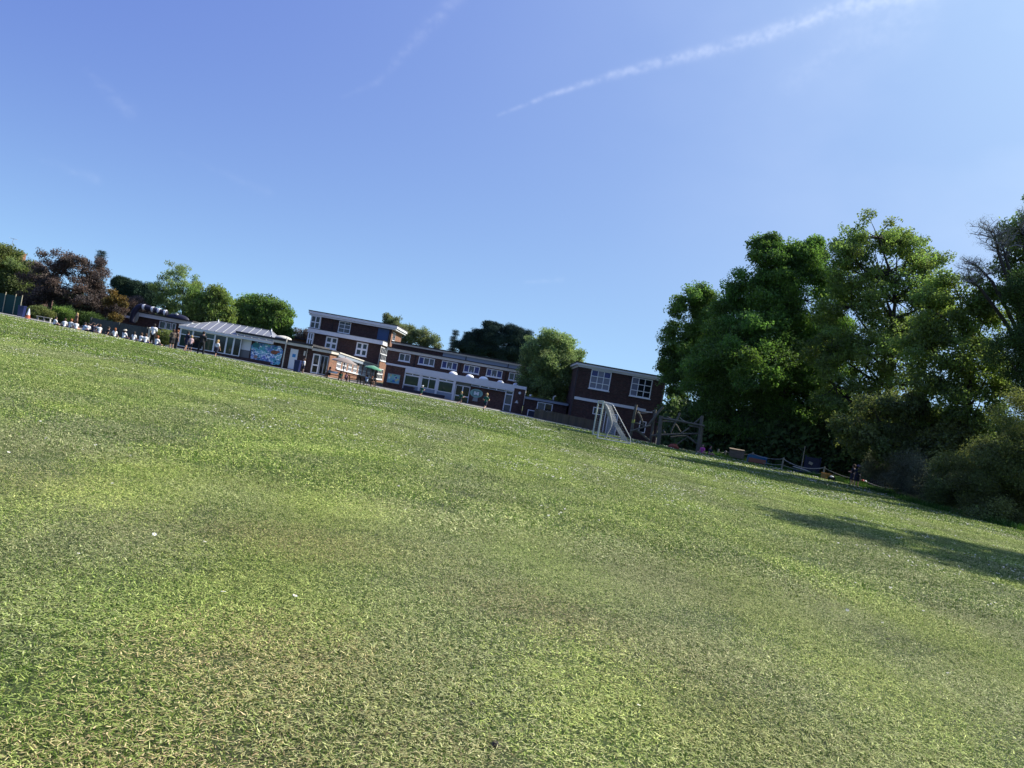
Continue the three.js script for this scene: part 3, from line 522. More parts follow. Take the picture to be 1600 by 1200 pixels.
{ // garden room with a ribbed metal roof
  const z = -74.6, B = building('conservatory', 'glazed garden room with a pale ribbed metal roof', 'garden room', [-30.7, 0.1, z]);
  const x0 = -34.0, x1 = -24.4, d = 4.6, ye = 2.5, yr = 3.6, ra = -31.2, rb = -25.6, zr = z - d / 2;
  const P = { a: V(x0, ye, z + 0.25), b: V(x1, ye, z + 0.25), c: V(x1, ye, z - d - 0.2), e: V(x0, ye, z - d - 0.2), r: V(ra, yr, zr), s: V(rb, yr, zr) };
  const tri = (...v) => { const g = new THREE.BufferGeometry().setFromPoints(v); g.setAttribute('uv', new THREE.Float32BufferAttribute(v.flatMap((p) => [p.x, p.z]), 2)); g.computeVertexNormals(); return g; };
  const sheetMat = new THREE.MeshStandardMaterial({ color: new THREE.Color().setRGB(0.22, 0.225, 0.25), roughness: 0.5, metalness: 0.2, side: THREE.DoubleSide, name: 'grey roof sheet' });
  const rf = B.node('roof');
  B.add('roof_sheet', join(tri(P.a, P.b, P.s), tri(P.a, P.s, P.r), tri(P.e, P.r, P.s), tri(P.e, P.s, P.c), tri(P.a, P.r, P.e), tri(P.b, P.c, P.s)), sheetMat, rf);
  const rib = (p, q) => B.add('rib', rod(p.clone().add(V(0, 0.03, 0)), q.clone().add(V(0, 0.03, 0)), 0.035, 6), M.steel, rf);
  for (let i = 1; i < 13; i++) { const x = mix(x0, x1, i / 13), u = clamp((x - ra) / (rb - ra)), h = x < ra ? (x - x0) / (ra - x0) : x > rb ? (x1 - x) / (x1 - rb) : 1; rib(V(x, ye, z + 0.25), V(x, mix(ye, yr, h), mix(z + 0.25, zr, h))); }
  rib(P.a, P.r); rib(P.b, P.s); rib(P.r, P.s); rib(P.c, P.s); rib(P.e, P.r);
  B.add('finial', new THREE.ConeGeometry(0.1, 0.3, 8).translate(ra, yr + 0.15, zr), M.upvc, rf); B.add('finial', new THREE.ConeGeometry(0.1, 0.3, 8).translate(rb, yr + 0.15, zr), M.upvc, rf);
  B.add('gutter', join(bx(x0, x1, ye - 0.24, ye - 0.003, z, z + 0.22)), M.white);
  B.add('base_wall', join(bx(x0 + 0.1, x1, -0.3, 0.45, z - 0.2, z - 0.002), bx(x0 + 0.1, x0 + 0.3, -0.3, 0.45, z - d, z - 0.2)), M.brickDark);
  const edges = [-33.9, -32.55, -31.35, -30.3, -29.1, -28.35, -27.6];
  for (let i = 0; i < edges.length - 1; i++) glazing(B, edges[i] + 0.002, edges[i + 1] - 0.002, 0.453, ye - 0.244, z, 1, i < 3 ? 2 : 1, { sill: false, fw: 0.07, bar: 0.08, rowh: i < 3 ? [0.7, 0.3] : undefined, pane: i % 2 ? M.pane : M.paneGreen });
  const s = onWall(x0 + 0.1, z - d, x0 + 0.1, z);
  glazing(B, 0, d, 0.453, ye - 0.01, -0.05, 3, 1, { map: s, sill: false });
  B.add('back_wall', bx(x0 + 0.1, x1, -0.3, ye, z - d - 0.1, z - d), M.brickDark);
}
{ // building far left with the rolled black cover along its roof edge
  const z = -92, B = building('nursery_building', 'low white-fascia classroom behind the seated children', 'school building', [-44, 0.5, z]);
  B.add('wall', wallGeo(-47.6, -40.8, 0.0, 2.95, z, 0.3, [[-44.5, -43.7, 1.95, 2.86], [-43.66, -43.0, 1.95, 2.82], [-42.9, -42.4, 1.95, 2.85]]), M.brickDark);
  B.add('fascia', bx(-47.8, -40.4, 2.953, 3.4, z - 8, z + 0.3), M.white);
  B.add('roof', bx(-47.9, -40.3, 3.403, 3.55, z - 8, z + 0.36), M.felt);
  glazing(B, -44.5, -43.7, 1.95, 2.86, z, 1, 1, { sill: false }); glazing(B, -43.66, -43.0, 1.95, 2.82, z, 1, 1, { sill: false }); glazing(B, -42.9, -42.4, 1.95, 2.85, z, 1, 1, { sill: false });
  B.add('brick_return', bx(-49.8, -47.61, 0, 2.5, z - 3, z - 0.1), M.brick);
  B.add('return_fascia', bx(-50, -47.61, 2.503, 2.78, z - 3.1, z + 0.1), M.white);
  const t = thing('roof_cover', 'rolled black cover with white bands along the roof edge', 'rolled cover', [-45, 3.5, z + 1]);
  const pts = curvePts([V(-2.35, -1.5, 0), V(-2.3, -0.2, 0), V(-1.75, 0.62, 0), V(-0.6, 0.62, 0), V(0.6, 0.45, 0), V(1.7, 0.38, 0)], 30);
  part('roll', tube(pts, 0.33, 14), M.navy, t);
  part('end_hood', (() => { const g = new THREE.SphereGeometry(1, 18, 10, 0, 6.2832, 0, Math.PI / 2); g.scale(1.45, 0.55, 0.5).translate(3.1, 0.0, 0); return g; })(), M.navy, t);
  part('vent_cap', new THREE.SphereGeometry(0.2, 12, 8).scale(1, 0.7, 1).translate(3.05, 0.45, 0.3), M.steel, t);
  for (const x of [-1.2, -0.1, 0.7, 1.5]) part('band', new THREE.CylinderGeometry(0.36, 0.36, 0.26, 14, 1).rotateZ(Math.PI / 2 + 0.12).translate(x, x < -1 ? 0.66 : 0.55 - x * 0.08, 0), M.upvc, t);
  part('side_flap', new THREE.SphereGeometry(1, 12, 10).scale(0.24, 0.68, 0.06).rotateZ(-0.15).translate(-1.75, -0.75, 0.25), mat(0.2, 0.2, 0.18, 0.8, { name: 'grey cloth' }), t);
}
// ------------------------------------------------------------------ trees and bushes
// a spray of leaves: small folded leaf blades spread through a ball
function spray(seed, n, len, wide, R0 = 0.5) {
  const R = rng(seed), pos = [], idx = [], col = [], v = V(0, 0, 0), q = new THREE.Quaternion(), e = new THREE.Euler();
  for (let i = 0; i < n; i++) {
    const r = R0 * Math.cbrt(R()), a = R() * 6.2832, h = R() * 2 - 1, s = Math.sqrt(1 - h * h), cx = r * s * Math.cos(a), cy = r * h * 0.75, cz = r * s * Math.sin(a);
    q.setFromEuler(e.set((R() - 0.5) * 1.9, R() * 6.2832, (R() - 0.5) * 1.9));
    const L = len * (0.65 + R() * 0.7), w = wide * (0.7 + R() * 0.6), b = pos.length / 3, f = 0.25 * w, k = 0.75 + R() * 0.5;
    for (const [x, y, z] of [[-L / 2, 0, 0], [0, f, w / 2], [L / 2, -0.1 * L, 0], [0, f, -w / 2]]) { v.set(x, y, z).applyQuaternion(q); pos.push(v.x + cx, v.y + cy, v.z + cz); col.push(k, k, k); }
    idx.push(b, b + 1, b + 2, b, b + 2, b + 3);
  }
  const g = new THREE.BufferGeometry(); g.setAttribute('position', new THREE.Float32BufferAttribute(pos, 3)); g.setAttribute('color', new THREE.Float32BufferAttribute(col, 3)); g.setIndex(idx); g.computeVertexNormals(); return g;
}
const SPRAY = { broad: spray(11, 34, 0.17, 0.12), small: spray(12, 52, 0.085, 0.055), tiny: spray(13, 40, 0.07, 0.035), needle: spray(14, 60, 0.24, 0.03, 0.55), large: spray(15, 40, 0.30, 0.2, 0.8) };
const leaf = (r, g, b, tr = 0.34, name = 'leaf') => new THREE.MeshPhysicalMaterial({ color: new THREE.Color().setRGB(r, g, b), vertexColors: true, side: THREE.DoubleSide, roughness: 0.95, specularIntensity: 0.5, transmission: tr, thickness: 0, name });
const bark = new THREE.MeshStandardMaterial({ map: grain([0.055, 0.045, 0.036], 0.7, 1.2, 91, 10, 4), bumpMap: grain([0.5, 0.5, 0.5], 0.9, 1.2, 92, 10, 4), bumpScale: 0.03, roughness: 0.95, name: 'bark' });
const paleBark = new THREE.MeshStandardMaterial({ map: grain([0.3, 0.28, 0.25], 0.6, 1.2, 93, 5, 14), roughness: 0.9, name: 'pale bark' });
const LEAF = {
  chestnut: leaf(0.145, 0.27, 0.045, 0.48, 'dark green leaf'), maple: leaf(0.215, 0.31, 0.062, 0.52, 'yellow green leaf'), fresh: leaf(0.165, 0.285, 0.05, 0.48, 'fresh green leaf'),
  olive: leaf(0.17, 0.215, 0.055, 0.46, 'olive leaf'), copper: leaf(0.135, 0.1, 0.086, 0.34, 'copper leaf'), pine: leaf(0.045, 0.085, 0.052, 0.1, 'pine needle'), cedar: leaf(0.045, 0.085, 0.065, 0.1, 'cedar needle'),
  birch: leaf(0.27, 0.37, 0.125, 0.5, 'birch leaf'), willow: leaf(0.21, 0.26, 0.115, 0.4, 'grey green leaf'), ivy: leaf(0.085, 0.15, 0.035, 0.3, 'ivy leaf'), rust: leaf(0.2, 0.14, 0.028, 0.36, 'rust leaf'), grey: leaf(0.17, 0.19, 0.11, 0.4, 'pale bush leaf'), twig: leaf(0.12, 0.095, 0.085, 0.1, 'budding twig'),
};
/* blobs: the crown's clumps as [px, py, rx, ry] of the photograph at depth D, with optional depth offset in metres.
   Each clump holds boughs, each bough sprays, so that gaps and lit edges stay between them. */
function tree(name, label, category, D, foot, blobs, o = {}) {
  const { kind = 'broad', m = LEAF.fresh, seed = 1, per: per0 = 26, size = 1, density: density0 = 1, trunk = 0.3, limbs = true, fork = 0.4, group, flatten = 0.7, thick = 0.85, barkM = bark, spread = 0.33, lean = 0, hide = false, twigs = 4 } = o;
  const per = Math.round(per0 * 0.62), density = density0 * 1.7;
  const R = rng(seed * 7919 + 13), gs = () => (R() + R() + R() - 1.5) * 0.82;
  const f = at(foot[0], foot[1], D); f.y = ground(f.x, f.z) - 0.05;
  const t = thing(name, label, category, [f.x, f.y, f.z], 0, group);
  const mpp = D / 1156, list = [], wood = [], B = blobs.map(([px, py, rx, ry, dz = 0]) => ({ c: at(px, py, D - dz).sub(f), rx: rx * mpp, ry: ry * mpp }));
  const top = Math.max(...B.map((b) => b.c.y + b.ry * 0.4)), mid = B.reduce((s, b) => s.add(b.c), V(0, 0, 0)).divideScalar(B.length);
  const lead = V(mix(0, mid.x, 0.7) + lean, top * 0.92, mix(0, mid.z, 0.7));
  const spine = curvePts([V(0, 0, 0), V(lead.x * 0.15 + gs() * 0.15, top * 0.3, lead.z * 0.15), V(lead.x * 0.5 + gs() * 0.3, top * 0.62, lead.z * 0.5), lead], 14);
  if (trunk && !hide) wood.push(tube(spine, spine.map((_, i) => Math.max(0.03, trunk * (i === 0 ? 1.35 : 1) * (1 - i / 15))), 9));
  const up = V(0, 1, 0);
  for (const b of B) {
    const nb = Math.max(3, Math.round(4.2 * density * Math.pow(b.rx * b.ry, 0.55)));
    const at0 = spine[Math.max(2, Math.min(12, Math.round(clamp((b.c.y - b.ry * 0.7) / top, 0.2, 0.85) * 14)))];
    let end = b.c;
    if (limbs && trunk && !hide) {
      const m1 = at0.clone().lerp(end, 0.5).add(V(gs() * 0.3, -Math.abs(gs()) * 0.25 * b.ry, gs() * 0.3));
      wood.push(tube(curvePts([at0, m1, end], 7), [0.5, 0.42, 0.36, 0.3, 0.25, 0.2, 0.15, 0.1].map((k) => k * trunk * 0.75), 6));
    }
    for (let i = 0; i < nb; i++) {
      const a = R() * 6.2832, h = R() * 1.7 - 0.75, s = Math.sqrt(Math.max(0, 1 - h * h)), r = 0.45 + 0.55 * Math.sqrt(R());
      const p = V(b.c.x + Math.cos(a) * s * r * b.rx, b.c.y + h * r * b.ry, b.c.z + Math.sin(a) * s * r * Math.min(b.rx, b.ry * 1.3) * thick);
      if (limbs && trunk && !hide && i % Math.max(1, Math.round(nb / (twigs * 2))) === 0) wood.push(tube(curvePts([end, end.clone().lerp(p, 0.5).add(V(gs() * 0.2, gs() * 0.2, gs() * 0.2)), p], 4), [0.1, 0.07, 0.05, 0.035, 0.015].map((k) => Math.max(0.012, k * trunk * 1.3)), 5));
      const w = spread * Math.pow(b.rx * b.ry, 0.5) * (0.65 + R() * 0.7), tone = 0.72 + R() * 0.56, warm = R();
      for (let k = 0; k < per; k++) {
        const x = p.x + gs() * w, y = p.y + gs() * w * flatten, z = p.z + gs() * w, sc = size * (0.7 + R() * 0.6), c = tone * (0.85 + R() * 0.3);
        if (y < 0.15) continue;
        list.push([Mx(V(x, y, z), Q(gs() * 0.6, R() * 6.28, gs() * 0.6), sc), [c * (0.92 + 0.2 * warm), c, c * (1.05 - 0.2 * warm)]]);
      }
    }
  }
  if (wood.length) part('trunk', join(wood), barkM, t);
  copies('crown', SPRAY[kind], m, list, t);
  return t;
}
// tapering conifer with tiers of drooping boughs
function conifer(name, label, D, foot, topPy, halfPx, o = {}) {
  const { m = LEAF.cedar, seed = 3, tiers = 16, droop = 0.25, group, start = 0.08 } = o, R = rng(seed * 331 + 5);
  const f = at(foot[0], foot[1], D), y = at(foot[0] + (foot[1] - topPy) * 0.176, topPy, D).y; f.y = ground(f.x, f.z);
  const H = y - f.y, W = halfPx * D / 1156, t = thing(name, label, 'conifer', [f.x, f.y, f.z], 0, group), list = [], wood = [tube([V(0, 0, 0), V(0, H * 0.5, 0), V(0, H, 0)], [0.25, 0.16, 0.02], 7)];
  for (let i = 0; i < tiers; i++) {
    const u = i / (tiers - 1), hy = mix(start, 0.98, u) * H, r = W * (1 - u * 0.94) * (0.8 + R() * 0.4), nb = 7 - Math.round(u * 3);
    for (let k = 0; k < nb; k++) {
      const a = R() * 6.28, rr = r * (0.75 + R() * 0.4), e = V(Math.cos(a) * rr, hy - droop * rr, Math.sin(a) * rr);
      wood.push(tube([V(0, hy, 0), e], [0.05, 0.012], 5));
      const n = Math.max(3, Math.round(rr * 7));
      for (let j = 0; j < n; j++) { const w = (j + 0.6) / n; list.push([Mx(V(e.x * w + (R() - 0.5) * 0.5, mix(hy, e.y, w) + (R() - 0.5) * 0.3, e.z * w + (R() - 0.5) * 0.5), Q((R() - 0.5) * 0.6, R() * 6.28, (R() - 0.5) * 0.6), V(1, 0.55, 1).multiplyScalar(0.9 + R() * 0.5)), Array(3).fill(0.75 + R() * 0.5)]); }
    }
  }
  part('trunk', join(wood), bark, t); copies('crown', SPRAY.needle, m, list, t); return t;
}

// right-hand belt
tree('belt_tree', 'slimmer leafy tree just beside the dark brick block, leftmost of the tall belt', 'tree', 70, [1098, 712], [[1086, 478, 34, 34], [1068, 535, 36, 40], [1110, 530, 40, 50], [1062, 590, 26, 40], [1090, 610, 40, 50], [1052, 565, 18, 22], [1110, 480, 22, 26]], { m: LEAF.fresh, seed: 21, per: 34, trunk: 0.24, density: 1.2 });
tree('belt_tree', 'broad dark dome-shaped tree, densest of the tall belt on the shaded side', 'tree', 61, [1205, 725], [[1232, 425, 56, 48], [1190, 470, 56, 56], [1258, 470, 60, 70], [1150, 525, 52, 56], [1215, 545, 70, 70], [1118, 590, 46, 56], [1172, 610, 66, 66], [1275, 560, 56, 76], [1238, 632, 80, 54], [1130, 650, 44, 34], [1290, 640, 50, 48], [1205, 395, 30, 26], [1255, 390, 26, 22], [1180, 670, 50, 26], [1160, 560, 60, 60, 3]], { m: LEAF.chestnut, seed: 22, per: 40, trunk: 0.42, density: 1.25 });
tree('belt_tree', 'tallest airy tree with dark limbs showing through pale green leaves', 'tree', 54, [1372, 745], [[1372, 372, 52, 34], [1420, 395, 46, 36], [1328, 400, 40, 36], [1352, 432, 56, 40], [1440, 430, 38, 36], [1398, 470, 66, 46], [1330, 480, 50, 50], [1455, 470, 30, 34], [1420, 530, 50, 44], [1345, 560, 60, 50], [1395, 600, 56, 40], [1320, 620, 46, 44], [1375, 430, 80, 60], [1380, 530, 90, 70], [1300, 545, 40, 60], [1440, 500, 50, 50], [1328, 525, 46, 50], [1305, 605, 42, 50], [1345, 640, 50, 40]], { m: LEAF.maple, seed: 23, per: 13, trunk: 0.4, density: 1.05, twigs: 14, spread: 0.34, size: 0.92 });
tree('belt_tree', 'yellow-green drooping tree between the airy tree and the ivy-clad trunk', 'tree', 44, [1490, 800], [[1500, 465, 56, 36], [1535, 505, 40, 40], [1475, 520, 50, 44], [1520, 560, 50, 46], [1465, 590, 44, 40], [1535, 620, 44, 40], [1490, 640, 56, 44], [1450, 480, 30, 26], [1505, 530, 70, 70], [1500, 700, 60, 40], [1545, 580, 40, 60], [1478, 655, 52, 36], [1455, 545, 44, 40], [1560, 680, 40, 50]], { m: LEAF.maple, seed: 24, per: 14, trunk: 0.26, density: 0.95, twigs: 10, spread: 0.36, size: 0.92 });
tree('belt_tree', 'low leaning tree with sparse leaves behind the two children in dark clothes', 'tree', 45, [1462, 792], [[1400, 632, 48, 30], [1440, 660, 50, 40], [1372, 655, 44, 34], [1415, 695, 56, 36], [1360, 690, 40, 30], [1330, 668, 30, 26]], { m: LEAF.olive, seed: 25, per: 16, trunk: 0.2, lean: -1.2, twigs: 8 });
tree('ivy_tree', 'ivy-clad trunk with leafy boughs at the edge of the view', 'tree', 40, [1590, 822], [[1590, 520, 30, 50], [1596, 600, 34, 50], [1600, 690, 40, 60], [1576, 560, 26, 40], [1625, 560, 40, 90], [1640, 460, 60, 60], [1588, 460, 26, 30]], { kind: 'small', m: LEAF.ivy, seed: 26, per: 26, trunk: 0.36, size: 1.1, twigs: 6 });
{ // half bare tree: limbs that fork again and again into fine twigs
  const D = 42, f = at(1612, 822, D), t = thing('budding_tree', 'half bare tree of fine lilac-grey twigs at the top edge of the belt', 'tree', [f.x, ground(f.x, f.z), f.z]), R = rng(2727), wood = [], fine = [], buds = [], O = V(f.x, ground(f.x, f.z), f.z);
  const grow = (p, d, len, r, lev) => {
    const n = 5, pts = [p.clone()], dd = d.clone(); let q = p.clone();
    for (let i = 0; i < n; i++) { dd.add(V((R() - 0.5) * 0.5, (R() - 0.5) * 0.42 + 0.03, (R() - 0.5) * 0.5)).normalize(); q = q.clone().addScaledVector(dd, len / n); pts.push(q); }
    (lev < 2 ? wood : fine).push(tube(pts, pts.map((_, i) => Math.max(0.013, r * (1 - 0.6 * i / n))), lev < 2 ? 6 : 3, false));
    if (lev >= 3) { if (R() < 0.8) buds.push([Mx(q, Q(R(), R() * 6, R()), 0.3 + R() * 0.35), Array(3).fill(0.8 + R() * 0.5)]); return; }
    for (let i = 0, k = [6, 5, 4][lev]; i < k; i++) {
      const j = 1 + Math.floor((i + 0.5) / k * n), a = R() * 6.283, side = V(Math.cos(a), (R() - 0.35) * 0.9, Math.sin(a)).normalize();
      grow(pts[Math.min(n, j)], dd.clone().multiplyScalar(0.55).addScaledVector(side, 0.8).normalize(), len * (0.52 + R() * 0.24), r * 0.5, lev + 1);
    }
  };
  wood.push(tube([V(0, 0, 0), V(0.1, 4, 0), at(1602, 560, D).sub(O)], [0.32, 0.26, 0.2], 9, false));
  const b0 = at(1602, 560, D).sub(O);
  for (const [tx, ty, l] of [[1550, 440, 1.35], [1575, 415, 1.6], [1600, 395, 1.7], [1535, 455, 1.15], [1560, 395, 1.3], [1588, 430, 1.5], [1630, 400, 2.0]]) { const e = at(tx, ty, D + (R() - 0.5) * 2).sub(O); wood.push(tube(curvePts([b0, b0.clone().lerp(e, 0.5).add(V(0.2, -0.1, 0.1)), e], 6), [0.15, 0.13, 0.12, 0.11, 0.1, 0.09, 0.085], 7, false)); grow(e, e.clone().sub(b0).normalize(), l * 0.92, 0.075, 0); }
  part('trunk', join(wood), bark, t); part('twigs', join(fine), mat(0.36, 0.31, 0.31, 0.9, { name: 'twig bark' }), t).userData.kind = 'stuff';
  copies('crown', SPRAY.tiny, leaf(0.2, 0.22, 0.09, 0.4, 'young leaf'), buds, t);
}
tree('belt_tree', 'bright leafy boughs hanging at the far end of the belt beside the bare twigs', 'tree', 43, [1640, 830], [[1588, 378, 28, 30], [1600, 420, 36, 40], [1580, 440, 30, 30], [1630, 380, 50, 60], [1560, 470, 34, 26], [1625, 330, 30, 30]], { m: LEAF.maple, seed: 28, per: 12, trunk: 0.3, density: 0.8 });
for (const [px, py, rx, ry, D, fx, fy, mm, label, s, k] of [
  [1565, 735, 62, 62, 36, 1565, 820, LEAF.olive, 'large dark rounded bush nearest the camera at the field edge', 31, 'small'],
  [1500, 752, 46, 44, 38, 1500, 808, LEAF.olive, 'dark bush left of the largest bush at the field edge', 32, 'small'],
  [1430, 742, 44, 42, 42, 1432, 788, LEAF.grey, 'grey-brown twiggy bush behind the grass fringe', 33, 'tiny'],
  [1382, 728, 30, 24, 46, 1384, 760, LEAF.grey, 'pale flowering bush where the rope ends', 34, 'tiny'],
  [1620, 690, 56, 90, 35, 1622, 836, LEAF.olive, 'tall dark bush cut by the edge of the view', 35, 'small'],
  [1545, 800, 60, 26, 34.5, 1545, 826, LEAF.olive, 'low spreading bush at the foot of the largest bush', 37, 'small'],
  [1470, 700, 50, 46, 44, 1472, 790, LEAF.olive, 'shaded bush standing behind the grey-brown bush', 36, 'broad'],
]) tree('bush', label, 'bush', D, [fx, fy], [[px, py, rx, ry], [px - rx * 0.5, py + ry * 0.35, rx * 0.6, ry * 0.6], [px + rx * 0.45, py + ry * 0.3, rx * 0.6, ry * 0.65], [px, py + ry * 0.7, rx * 0.8, ry * 0.4]], { kind: k, m: mm, seed: s, per: k === 'broad' ? 22 : 30, trunk: 0.07, size: 1.05, density: 1.3, twigs: 2 });
{ // the wood behind: a mass nobody could count
  const R = rng(600), list = [];
  for (let i = 0; i < 5200; i++) {
    const x = 15 + R() * 45, z = -62 - R() * 9 + (x - 15) * 0.45, h = 4.2 + 2.2 * N2(x * 0.2, 3.3, 6) + (x > 30 ? 1.5 : 0), y = ground(x, z) + 0.2 + h * Math.pow(R(), 0.8);
    const c = 0.7 + R() * 0.5; list.push([Mx(V(x, y, z), Q(R(), R() * 6.28, R()), 1.1 + R() * 0.8), [c, c, c]]);
  }
  copies('undergrowth', SPRAY.large, leaf(0.085, 0.14, 0.035, 0.36, 'undergrowth leaf'), list, null, ['dark mass of undergrowth behind the tree belt', 'undergrowth']);
  // trees that stand beyond the edge of the view and throw the long shadows across the turf
}
tree('shadow_tree', 'tall tree outside the view whose long shadow reaches far across the turf', 'tree', 23, [2225, 1055], [[2205, 200, 120, 90, -0.4], [2140, 290, 90, 80], [2250, 290, 120, 80, 0.5], [2210, 390, 140, 80], [2190, 110, 80, 70], [2260, 490, 120, 80]], { m: LEAF.chestnut, seed: 41, per: 9, trunk: 0.4, limbs: false });
tree('shadow_tree', 'broader tree outside the view nearer the camera, shading the turf edge', 'tree', 19.3, [2342, 1120], [[2322, 330, 150, 110, 0.6], [2232, 430, 110, 90, -0.6], [2352, 460, 160, 100], [2292, 230, 100, 80], [2392, 570, 140, 90]], { m: LEAF.chestnut, seed: 42, per: 9, trunk: 0.4, limbs: false });

// left and far trees
tree('garden_tree', 'green tree above the green windbreak at the far end', 'tree', 92, [14, 497], [[8, 412, 34, 26], [34, 440, 26, 30], [-20, 430, 40, 44], [14, 452, 40, 30], [44, 462, 18, 20], [-30, 470, 40, 30]], { m: LEAF.olive, seed: 51, per: 30, size: 1.2, trunk: 0.25, density: 1.2 });
tree('copper_tree', 'spreading copper-leaved tree with two dark stems left of the seated children', 'tree', 86, [72, 502], [[84, 415, 26, 24], [70, 445, 32, 24], [112, 412, 22, 18], [60, 468, 26, 18], [105, 445, 34, 26], [92, 466, 40, 18], [128, 466, 22, 14]], { m: LEAF.copper, seed: 52, per: 17, size: 1.0, trunk: 0.25, density: 0.95, twigs: 6 });
tree('copper_tree', 'copper-leaved tree drooping over the dark screen fence', 'tree', 88, [140, 515], [[146, 430, 22, 30], [150, 460, 28, 26], [168, 478, 24, 18], [142, 486, 24, 18], [182, 488, 14, 14], [160, 492, 24, 14]], { m: LEAF.copper, seed: 53, per: 17, size: 1.0, trunk: 0.22, density: 1.0, twigs: 5 });
conifer('spire_conifer', 'dark narrow conifer rising behind the copper trees', 108, [138, 510], 392, 20, { seed: 5, tiers: 20 });
tree('rust_bush', 'small rust-coloured bush at the end of the copper trees', 'bush', 84, [182, 516], [[177, 463, 9, 8], [187, 472, 6, 9], [170, 474, 6, 7], [180, 496, 8, 10]], { m: LEAF.rust, seed: 54, per: 20, size: 0.9, trunk: 0.08 });
tree('pine_tree', 'dark flat-topped pine standing far behind the copper trees', 'pine', 118, [222, 530], [[198, 446, 20, 8], [218, 454, 24, 10], [236, 466, 16, 12], [200, 464, 16, 8], [215, 474, 20, 10], [190, 442, 10, 6]], { kind: 'needle', m: LEAF.pine, seed: 55, per: 34, size: 1.4, trunk: 0.3, flatten: 0.4, density: 1.6 });
tree('plum_tree', 'dull plum-coloured tree below the flat-topped pine', 'tree', 104, [208, 525], [[214, 482, 18, 16], [196, 496, 14, 14], [228, 496, 14, 14]], { kind: 'small', m: LEAF.copper, seed: 56, per: 34, size: 1.6, trunk: 0.14 });
tree('garden_tree', 'airy pale tree with sky showing through its top left of the garden room', 'tree', 106, [278, 545], [[276, 434, 24, 20], [258, 455, 22, 18], [292, 446, 20, 20], [274, 464, 30, 18], [296, 472, 20, 22], [255, 480, 20, 16], [280, 490, 30, 18]], { m: LEAF.birch, seed: 57, per: 9, size: 1.05, trunk: 0.22, density: 1.0, twigs: 7 });
tree('garden_tree', 'bright green tree directly behind the ribbed metal roof', 'tree', 98, [325, 555], [[324, 464, 26, 20], [345, 476, 18, 20], [310, 480, 22, 22], [332, 494, 30, 18], [352, 494, 12, 14], [304, 500, 18, 12]], { m: LEAF.maple, seed: 58, per: 20, size: 1.25, trunk: 0.22, density: 1.2 });
tree('garden_tree', 'dense rounded green tree behind the flat-roofed painted wing', 'tree', 102, [412, 575], [[404, 478, 30, 18], [428, 490, 26, 20], [388, 492, 24, 24], [412, 502, 36, 22], [440, 510, 18, 14], [384, 514, 22, 16], [424, 518, 30, 12]], { m: LEAF.fresh, seed: 59, per: 24, size: 1.3, trunk: 0.25, density: 1.3 });
tree('plum_tree', 'small plum-coloured tree peeping left of the tall block', 'tree', 118, [474, 572], [[474, 524, 10, 8], [468, 532, 9, 8], [482, 532, 8, 9]], { kind: 'small', m: LEAF.copper, seed: 60, per: 34, size: 1.6, trunk: 0.12 });
tree('willow_tree', 'grey-green feathery tree behind the tall block', 'tree', 126, [640, 610], [[614, 508, 20, 13], [632, 520, 22, 16], [654, 526, 24, 14], [674, 536, 18, 12], [640, 540, 34, 14], [602, 500, 10, 8]], { m: LEAF.willow, seed: 61, per: 16, size: 1.2, trunk: 0.2, density: 1.2 });
conifer('garden_conifer', 'narrow sparse conifer, first right of the feathery tree', 134, [696, 610], 516, 20, { seed: 6, start: 0.3, tiers: 15 });
conifer('garden_conifer', 'dark conifer between the sparse conifer and the wide cedar', 132, [714, 612], 519, 22, { seed: 7, start: 0.3 });
conifer('garden_conifer', 'short dark conifer touching the left side of the wide cedar', 132, [730, 616], 522, 22, { seed: 8, start: 0.3 });
tree('cedar_tree', 'wide blue-black cedar above the long block roof', 'cedar', 130, [785, 640], [[782, 516, 26, 12], [760, 528, 28, 14], [806, 528, 26, 16], [784, 540, 40, 18], [750, 546, 24, 12], [815, 546, 20, 18], [770, 556, 40, 12], [800, 562, 30, 12], [740, 534, 18, 14], [726, 546, 16, 12]], { kind: 'needle', m: LEAF.cedar, seed: 62, per: 26, size: 1.5, trunk: 0.4, flatten: 0.35, density: 1.3, twigs: 6 });
tree('birch_tree', 'round light green tree between the long block and the right block', 'tree', 86, [862, 655], [[866, 530, 24, 18], [846, 545, 26, 22], [884, 548, 24, 24], [862, 562, 36, 30], [836, 575, 22, 28], [894, 566, 18, 24], [848, 600, 30, 26], [878, 596, 28, 26], [826, 596, 14, 18], [858, 616, 34, 12], [864, 575, 44, 46], [862, 548, 34, 30]], { m: LEAF.birch, seed: 63, per: 17, size: 0.95, trunk: 0.18, density: 1.4, barkM: paleBark });
